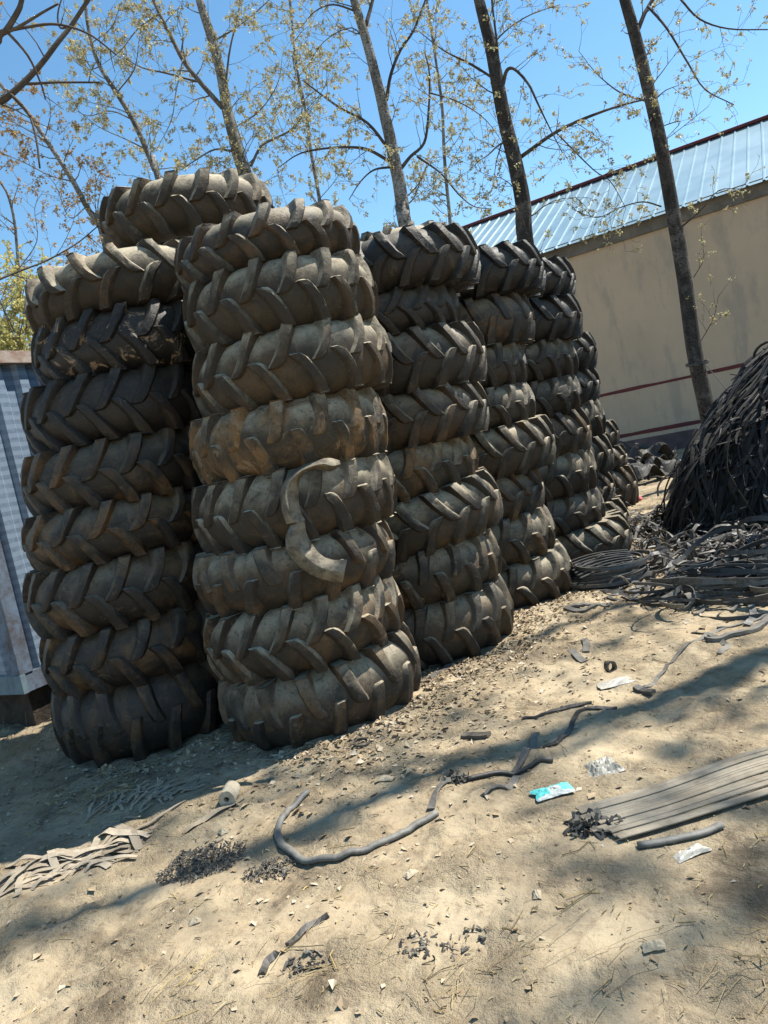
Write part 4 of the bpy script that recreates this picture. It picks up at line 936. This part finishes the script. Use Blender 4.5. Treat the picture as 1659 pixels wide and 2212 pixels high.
# ---------------------------------------------------------------- small things on the ground
def lathe_tube(name, c, axis, L, ro, ri, mat, label, cat, jag=0.0, seed=1):
    r = random.Random(seed); ax = Vector(axis).normalized(); u = ax.orthogonal().normalized(); v = ax.cross(u); n0 = 28; V = []; F = []
    rows = [(-L / 2, ri), (-L / 2, ro), (-L / 4, ro), (L / 4, ro), (L / 2, ro), (L / 2, ri), (0, ri)]
    for (s, rad) in rows:
        for k in range(n0):
            a = 2 * math.pi * k / n0; j = 1 + (jag * r.uniform(-1, 1) if rad == ro else 0)
            V.append(ax * (s + (r.uniform(-1, 1) * jag * .05 if abs(s) == L / 2 else 0)) + (u * math.cos(a) + v * math.sin(a)) * rad * j)
    m_ = len(rows)
    for i in range(m_):
        for k in range(n0): F.append((i * n0 + k, i * n0 + (k + 1) % n0, ((i + 1) % m_) * n0 + (k + 1) % n0, ((i + 1) % m_) * n0 + k))
    o = mesh_obj(name, V, F, mat); autosmooth(o, 50); o.location = c; return tag(o, label, cat)
p = on_ground(498, 1722); q = on_ground(492, 1760)
lathe_tube('rubber_roller', (p.x, p.y, gz(p.x, p.y) + .040), (on_ground(516, 1700) - on_ground(492, 1745)), .13, .043, .014, simple('pale_foam', (.52, .45, .34), (.36, .31, .23), 12, .9, .1, .6), 'short pale thick walled tube lying at the edge of the pile shadow', 'roller', .05)
p = on_ground(1319, 1443); lathe_tube('tube_ring', (p.x, p.y, gz(p.x, p.y) + .033), (.35, -1, .1), .035, .036, .024, DARKR, 'small black ring standing on edge on the open ground', 'ring')
p = on_ground(785, 1619); lathe_tube('tube_ring', (p.x, p.y, gz(p.x, p.y) + .010), (.1, -.1, 1), .012, .048, .038, DARKR, 'thin black ring lying flat below the nearest stack', 'ring')
p = on_ground(1510, 1305); lathe_tube('tube_scrap', (p.x, p.y, gz(p.x, p.y) + .05), (1, .12, .05), .20, .05, .043, DUSTY, 'grey tube offcut lying left of the tangle', 'tube offcut', .06)
p = on_ground(1468, 1290); lathe_tube('tube_scrap', (p.x, p.y, gz(p.x, p.y) + .04), (1, .5, .1), .17, .04, .034, DUSTY, 'grey tube offcut nearest to the coil', 'tube offcut', .06)
p = on_ground(1380, 1082); lathe_tube('bottle_cap', (p.x, p.y, gz(p.x, p.y) + .035), (.2, -.4, 1), .05, .055, .01, simple('red_plastic', (.70, .10, .09), (.55, .08, .07), 5, .4, .5, .05), 'small round red thing on the far ground before the wall', 'red cap')
def crumple(name, label, cat, px, sx, sy, hgt, mat, seed, rot=0.0, n=18, parts=None, mats=None, fm=None, fine=1.0):
    c = on_ground(*px); V = []; F = []
    for j in range(n + 1):
        for i in range(n + 1):
            u, v = i / n - .5, j / n - .5
            e = 1 + .25 * float(vnoise(math.atan2(v, u) * 1.6 + 4, seed, 5)); x, y = u * sx * e, v * sy * e
            f = max(0, 1 - (2 * max(abs(u), abs(v))) ** 3)
            h = hgt * (f * .6 + (.9 * abs(float(vnoise(u * 7 * fine + seed, v * 7 * fine, 6))) + (.5 * abs(float(vnoise(u * 15 + seed, v * 15, 8))) if fine == 1 else 0))) * (.35 + .65 * f)
            V.append((x * math.cos(rot) - y * math.sin(rot), x * math.sin(rot) + y * math.cos(rot), h))
    for j in range(n):
        for i in range(n): F.append((j * (n + 1) + i, j * (n + 1) + i + 1, (j + 1) * (n + 1) + i + 1, (j + 1) * (n + 1) + i))
    o = mesh_obj(name, V, F, mat, None, False, mats, [fm(i % n / n, i // n / n) for i in range(n * n)] if fm else None)
    o.location = (c.x, c.y, gz(c.x, c.y) + .004)
    return tag(o, label, cat)
TEAL = simple('teal_film', (.09, .50, .47), (.14, .58, .55), 20, .5, .35, .2); WHT = simple('white_film', (.55, .57, .53), (.42, .45, .42), 20, .55, .5, .2); BLK = simple('printed_black', (.05, .06, .06), (.12, .13, .13), 40, .5, .4, .1)
def packet(u, v):
    if .36 < u < .66 and .18 < v < .62: return 2 if (.47 < u < .55 and .34 < v < .5) else 1
    return 1 if (v < .16 or (v > .8 and .3 < u < .75)) else 0
crumple('snack_packet', 'crumpled teal and white plastic packet on the sunlit soil', 'plastic packet', (1196, 1716), .165, .10, .022, None, 3, .12, 26, None, [TEAL, WHT, BLK], packet)
crumple('plastic_sheet', 'crumpled grey plastic film on the ground behind the teal packet', 'plastic film', (1298, 1648), .16, .15, .045, simple('grey_film', (.36, .34, .28), (.2, .19, .16), 14, .45, .5, .2), 5, .2)
CLR = simple('clear_film', (.48, .45, .38), (.36, .34, .28), 14, .3, .6, .1)
crumple('plastic_sheet', 'white clear scrap of plastic film below the ribbed mat', 'plastic film', z2([(1330, 945)])[0], .13, .05, .02, CLR, 7, .3, 10)
crumple('plastic_sheet', 'flattened clear plastic film on the open ground below the black ring', 'plastic film', z22([(480, 1190)])[0], .22, .12, .012, CLR, 8, .1, 12)
PAP = simple('pale_paper', (.46, .39, .28), (.34, .28, .19), 10, .9, .1, .2)
for k, (px, s, lab) in enumerate([((1414, 2058), .07, 'pale crumpled scrap in the lower right foreground'), ((885, 1885), .06, 'pale flake under the bend of the grey tube'), ((1160, 1935), .05, 'small pale flake right of the foreground centre'), ((480, 1790), .06, 'pale scrap above the dark chip pile'),
       ((835, 1690), .08, 'pale flat flake right of the U shaped tube'), ((420, 1990), .05, 'white scrap by the shadow band in the left foreground')]):
    crumple('paper_scrap', lab, 'paper scrap', px, s * .95, s * .6, .016, PAP, 20 + k, k * .7, 8)
# crumpled rubber sheets lying before the wall: folded bands of sheet
SHEETM = island('folded_sheet_rubber', [(.03, .029, .028), (.075, .068, .056), (.045, .042, .038), (.15, .135, .105)], .6)
for k, (px, L, wd, cnt, lab) in enumerate([((1372, 1000), .9, .42, 4, 'crumpled rubber sheet lying between the low far stack and the wall'), ((1428, 1006), 1.0, .40, 4, 'dark folded rubber sheet between the far stack and the heap'), ((1400, 1040), 1.1, .26, 4, 'black crumpled rubber sheet lowest in front of the wall')]):
    b = MB(); r = random.Random(60 + k); c = on_ground(*px)
    for q in range(cnt):
        a = r.uniform(-.5, .7); d = Vector((math.cos(a), math.sin(a), 0)); s = Vector((-d.y, d.x, 0)); o0 = Vector((r.gauss(0, .22), r.gauss(0, .22), 0)); n0 = 22; ph = [r.uniform(0, 6) for _ in range(4)]; V2 = []
        for i in range(n0 + 1):
            uu = i / n0 - .5
            for j in range(7):
                vv = j / 6 - .5
                z = .12 + .07 * q + .12 * math.sin(uu * 7 + ph[0] + vv * 2) + .07 * math.sin(uu * 15 + ph[1]) + .10 * math.sin(vv * 4 + ph[2] + uu * 3) - .25 * (2 * uu) ** 2
                V2.append(o0 + d * uu * L + s * (vv * wd + .08 * math.sin(uu * 9 + ph[3])) + Vector((0, 0, max(.01, z))))
        b.add(V2, [(i * 7 + j, i * 7 + j + 1, (i + 1) * 7 + j + 1, (i + 1) * 7 + j) for i in range(n0) for j in range(6)])
    for q in range(14):
        a = r.uniform(0, 3.1); p0 = Vector((r.gauss(0, .4), r.gauss(0, .25), r.uniform(.02, .2))); d = Vector((math.cos(a), math.sin(a) * .6, r.uniform(-.1, .9))); b.sweep([p0, p0 + d * .15, p0 + d * .3 + Vector((0, 0, -.05)), p0 + d * .4 + Vector((0, 0, -.14))], RECT(r.uniform(.02, .05), .008), twist=[0, .3, .6, .8])
    o = b.build('rubber_sheet', SHEETM, None, smooth=False); o.location = (c.x, c.y, gz(c.x, c.y)); s_ = o.modifiers.new('thick', 'SOLIDIFY'); s_.thickness = .008
    tag(o, lab, 'rubber sheet')
# tie strap on the rightmost trunk
b = MB(); tc = at_y(1506, 785, 12.6)
b.sweep([tc + Vector((math.cos(a) * .175, math.sin(a) * .175, .02 * math.sin(a))) for a in np.linspace(0, 6.283, 25)], RECT(.05, .012), upv=(0, 0, 1), twist=[1.57] * 25)
b.sweep(smooth_path([at_y(1520, 786, 12.42), at_y(1540, 806, 12.1), at_y(1570, 842, 11.6), at_y(1600, 880, 11.1)], 3), RECT(.07, .01), twist=[.9] * 10)
b.v = [v - tc for v in b.v]
o = b.build('tie_strap', DARKR, None, smooth=False); o.location = tc; tag(o, 'black rubber strap tied round the rightmost trunk and pulled down to the heap', 'strap')
# orange brick lying on the inner stack, seen through the gap
bm_ = MB(); bm_.box((-.12, -.06, 0), (.24, 0, 0), (0, .12, 0), (0, 0, .07)); o = bm_.build('brick', simple('orange_brick', (.45, .21, .09), (.35, .15, .07), 8, .9, .1, .4), None, smooth=False)
bv = o.modifiers.new('bev', 'BEVEL'); bv.width = .006; bv.segments = 2
o.location = (-.80, 6.62, 3.24); o.rotation_euler = (0, 0, .3); tag(o, 'orange brick lying on tyres, seen through the gap under the highest tyre', 'brick')

# ---------------------------------------------------------------- litter: leaves, straw, clods
COLS = [d['c'][-1] + (d['R'][-1],) for d in TY.values()]
def inside(x, y): return any(math.hypot(x - a, y - c) < r - .02 for a, c, r in COLS)
lr = np.random.default_rng(4)
def foot_dist(x, y): return min(math.hypot(x - a, y - c) - r for a, c, r in COLS)
def scatter(n, fn):
    out = []
    while len(out) < n:
        # picture-uniform in depth: more pieces near the viewer
        y = 1.4 + 11 * lr.random() ** 1.7; x = lr.uniform(-.62 * y - .3, .62 * y + .2)
        if inside(x, y) or heap_h(x, y) > .1: continue
        if lr.random() < fn(x, y): out.append((x, y))
    return out
def litter_w(x, y):
    d = foot_dist(x, y); q = .016 + .95 * math.exp(-max(0, d) / .45) * (1.0 if x > -.9 else .8)
    g = float(vnoise(x * 1.5 + 3, y * 1.5, 9)) + .5
    return min(1, q * (.35 + 1.3 * g))
DRY = island('dry_leaf_litter', [(.42, .33, .21), (.30, .22, .13), (.50, .42, .30), (.20, .14, .085), (.36, .27, .16), (.56, .49, .38)], .85)
b = MB()
for (x, y) in scatter(5600, litter_w):
    s = lr.uniform(.005, .018) * (1.7 if lr.random() < .10 else 1); a = lr.uniform(0, 6.28); t1, t2 = lr.normal(0, .2), lr.normal(0, .2)
    d = Vector((math.cos(a), math.sin(a), t1)); e = Vector((-math.sin(a), math.cos(a), t2)); c = Vector((x, y, gz(x, y) + s * .22)); k = lr.uniform(.05, .45) * s
    w_ = lr.uniform(.45, .9)
    b.add([c - d * s, c - d * s * .2 - e * s * w_ + Vector((0, 0, k)), c + d * s * lr.uniform(.7, 1.3), c + d * s * .1 + e * s * w_ + Vector((0, 0, k)), c + d * s * .1], [(0, 1, 4), (1, 2, 4), (2, 3, 4), (3, 0, 4)])
FOOT = [(c_, d_) for c_, d_ in ((TY['B']['c'][-1], TY['B']['R'][-1]), (TY['C']['c'][-1], .66), (TY['D']['c'][-1], .64), (TY['E']['c'][-1], .66), (TY['F']['c'][-1], .66), (TY['A']['c'][-1], .66))]
for i in range(5200):
    (cx, cy), rr = FOOT[min(5, int(lr.random() ** 1.15 * 5.6))]; th = lr.uniform(-1.9, .35); e = rr + lr.exponential(.28) - .06
    x, y = cx + math.cos(th) * e, cy + math.sin(th) * e
    if inside(x, y): continue
    s = lr.uniform(.008, .024); a = lr.uniform(0, 6.28); t1, t2 = lr.normal(0, .35), lr.normal(0, .35)
    d = Vector((math.cos(a), math.sin(a), t1)); e = Vector((-math.sin(a), math.cos(a), t2)); c = Vector((x, y, gz(x, y) + s * .25)); k = lr.uniform(.05, .6) * s; w_ = lr.uniform(.35, .8)
    b.add([c - d * s, c - d * s * .2 - e * s * w_ + Vector((0, 0, k)), c + d * s * lr.uniform(.7, 1.3), c + d * s * .1 + e * s * w_ + Vector((0, 0, k)), c + d * s * .1], [(0, 1, 4), (1, 2, 4), (2, 3, 4), (3, 0, 4)])
o = b.build('leaf_litter', DRY, None, smooth=False); tag(o, 'dry leaf flakes and shreds littering the soil, thickest at the foot of the stacks', 'leaf litter', None, 'stuff')
STRAW = island('straw_bits', [(.34, .26, .14), (.27, .20, .11), (.42, .34, .20), (.22, .16, .09), (.44, .33, .12)], .8)
b = MB()
for (x, y) in scatter(2600, lambda x, y: .35 + .6 * (float(vnoise(x * 1.1, y * 1.1 + 5, 10)) + .3) + (.4 if y < 2.6 else 0)):
    L = lr.uniform(.010, .035) if lr.random() < .85 else lr.uniform(.05, .16); a = lr.uniform(0, 6.28); d = Vector((math.cos(a), math.sin(a), lr.normal(0, .10))); c = Vector((x, y, gz(x, y) + .006)); w_ = .0011 + .0012 * lr.random()
    e = Vector((-d.y, d.x, 0)) * w_; u = Vector((0, 0, w_))
    m1 = Vector((lr.normal(0, .1) * L, lr.normal(0, .1) * L, 0))
    b.sweep([c - d * L / 2, c + m1, c + d * L / 2], [(w_, 0), (-w_ * .5, w_), (-w_ * .5, -w_)])
# tufts and bundles of dead straw, bottom right corner and left edge
def straw_patch(cx, cy, n, sx, sy, L0, L1, ang, spread, up=0.05):
    c = on_ground(cx, cy)
    for i in range(n):
        x, y = c.x + lr.normal(0, sx), c.y + lr.normal(0, sy); a = ang + lr.normal(0, spread); L = lr.uniform(L0, L1); d = Vector((math.cos(a), math.sin(a), abs(lr.normal(0, up)))); p = Vector((x, y, gz(x, y) + .006)); w_ = .0011
        b.sweep([p, p + d * L * .5 + Vector((0, 0, .01)), p + d * L + Vector((lr.normal(0, .02), lr.normal(0, .02), 0))], [(w_, 0), (-w_ * .5, w_), (-w_ * .5, -w_)])
straw_patch(1600, 2140, 22, .16, .10, .06, .25, .5, .6); straw_patch(1120, 2090, 14, .16, .06, .06, .22, .35, .4); straw_patch(950, 2160, 12, .08, .05, .05, .18, .9, .5, .15)
straw_patch(20, 1640, 90, .14, .12, .06, .22, 1.2, .9, .5); straw_patch(150, 1730, 70, .3, .16, .08, .28, .8, .5); straw_patch(330, 2150, 10, .08, .05, .05, .18, .6, .6, .2)
straw_patch(700, 2090, 16, .14, .07, .06, .2, .5, .5)
o = b.build('straw', STRAW, None, smooth=False); tag(o, 'bits of dry straw and dead grass strewn over the soil', 'straw', None, 'stuff')
b = MB()
ICO = [Vector(v).normalized() for v in ((0, 0, 1), (.9, 0, .4), (.28, .85, .4), (-.72, .53, .4), (-.72, -.53, .4), (.28, -.85, .4), (.72, .53, -.4), (-.28, .85, -.4), (-.9, 0, -.4), (-.28, -.85, -.4), (.72, -.53, -.4), (0, 0, -1))]
ICF = [(0, 1, 2), (0, 2, 3), (0, 3, 4), (0, 4, 5), (0, 5, 1), (1, 6, 2), (2, 7, 3), (3, 8, 4), (4, 9, 5), (5, 10, 1), (6, 7, 2), (7, 8, 3), (8, 9, 4), (9, 10, 5), (10, 6, 1), (11, 7, 6), (11, 8, 7), (11, 9, 8), (11, 10, 9), (11, 6, 10)]
for (x, y) in scatter(3000, lambda x, y: min(1, .25 + 1.0 * math.exp(-max(0, foot_dist(x, y)) / .35) + .5 * (float(vnoise(x * 2.1, y * 2.1 + 5, 11))))):
    s = lr.uniform(.002, .007) * (1.6 if lr.random() < .03 else 1); c = Vector((x, y, gz(x, y) + s * .25))
    b.add([c + Vector((v.x * s * lr.uniform(.7, 1.4), v.y * s * lr.uniform(.7, 1.4), v.z * s * lr.uniform(.5, .9))) for v in ICO], ICF)
o = b.build('soil_clods', SAND, None, smooth=False); tag(o, 'crumbs and clods of dry soil scattered over the ground', 'soil clods', None, 'stuff')
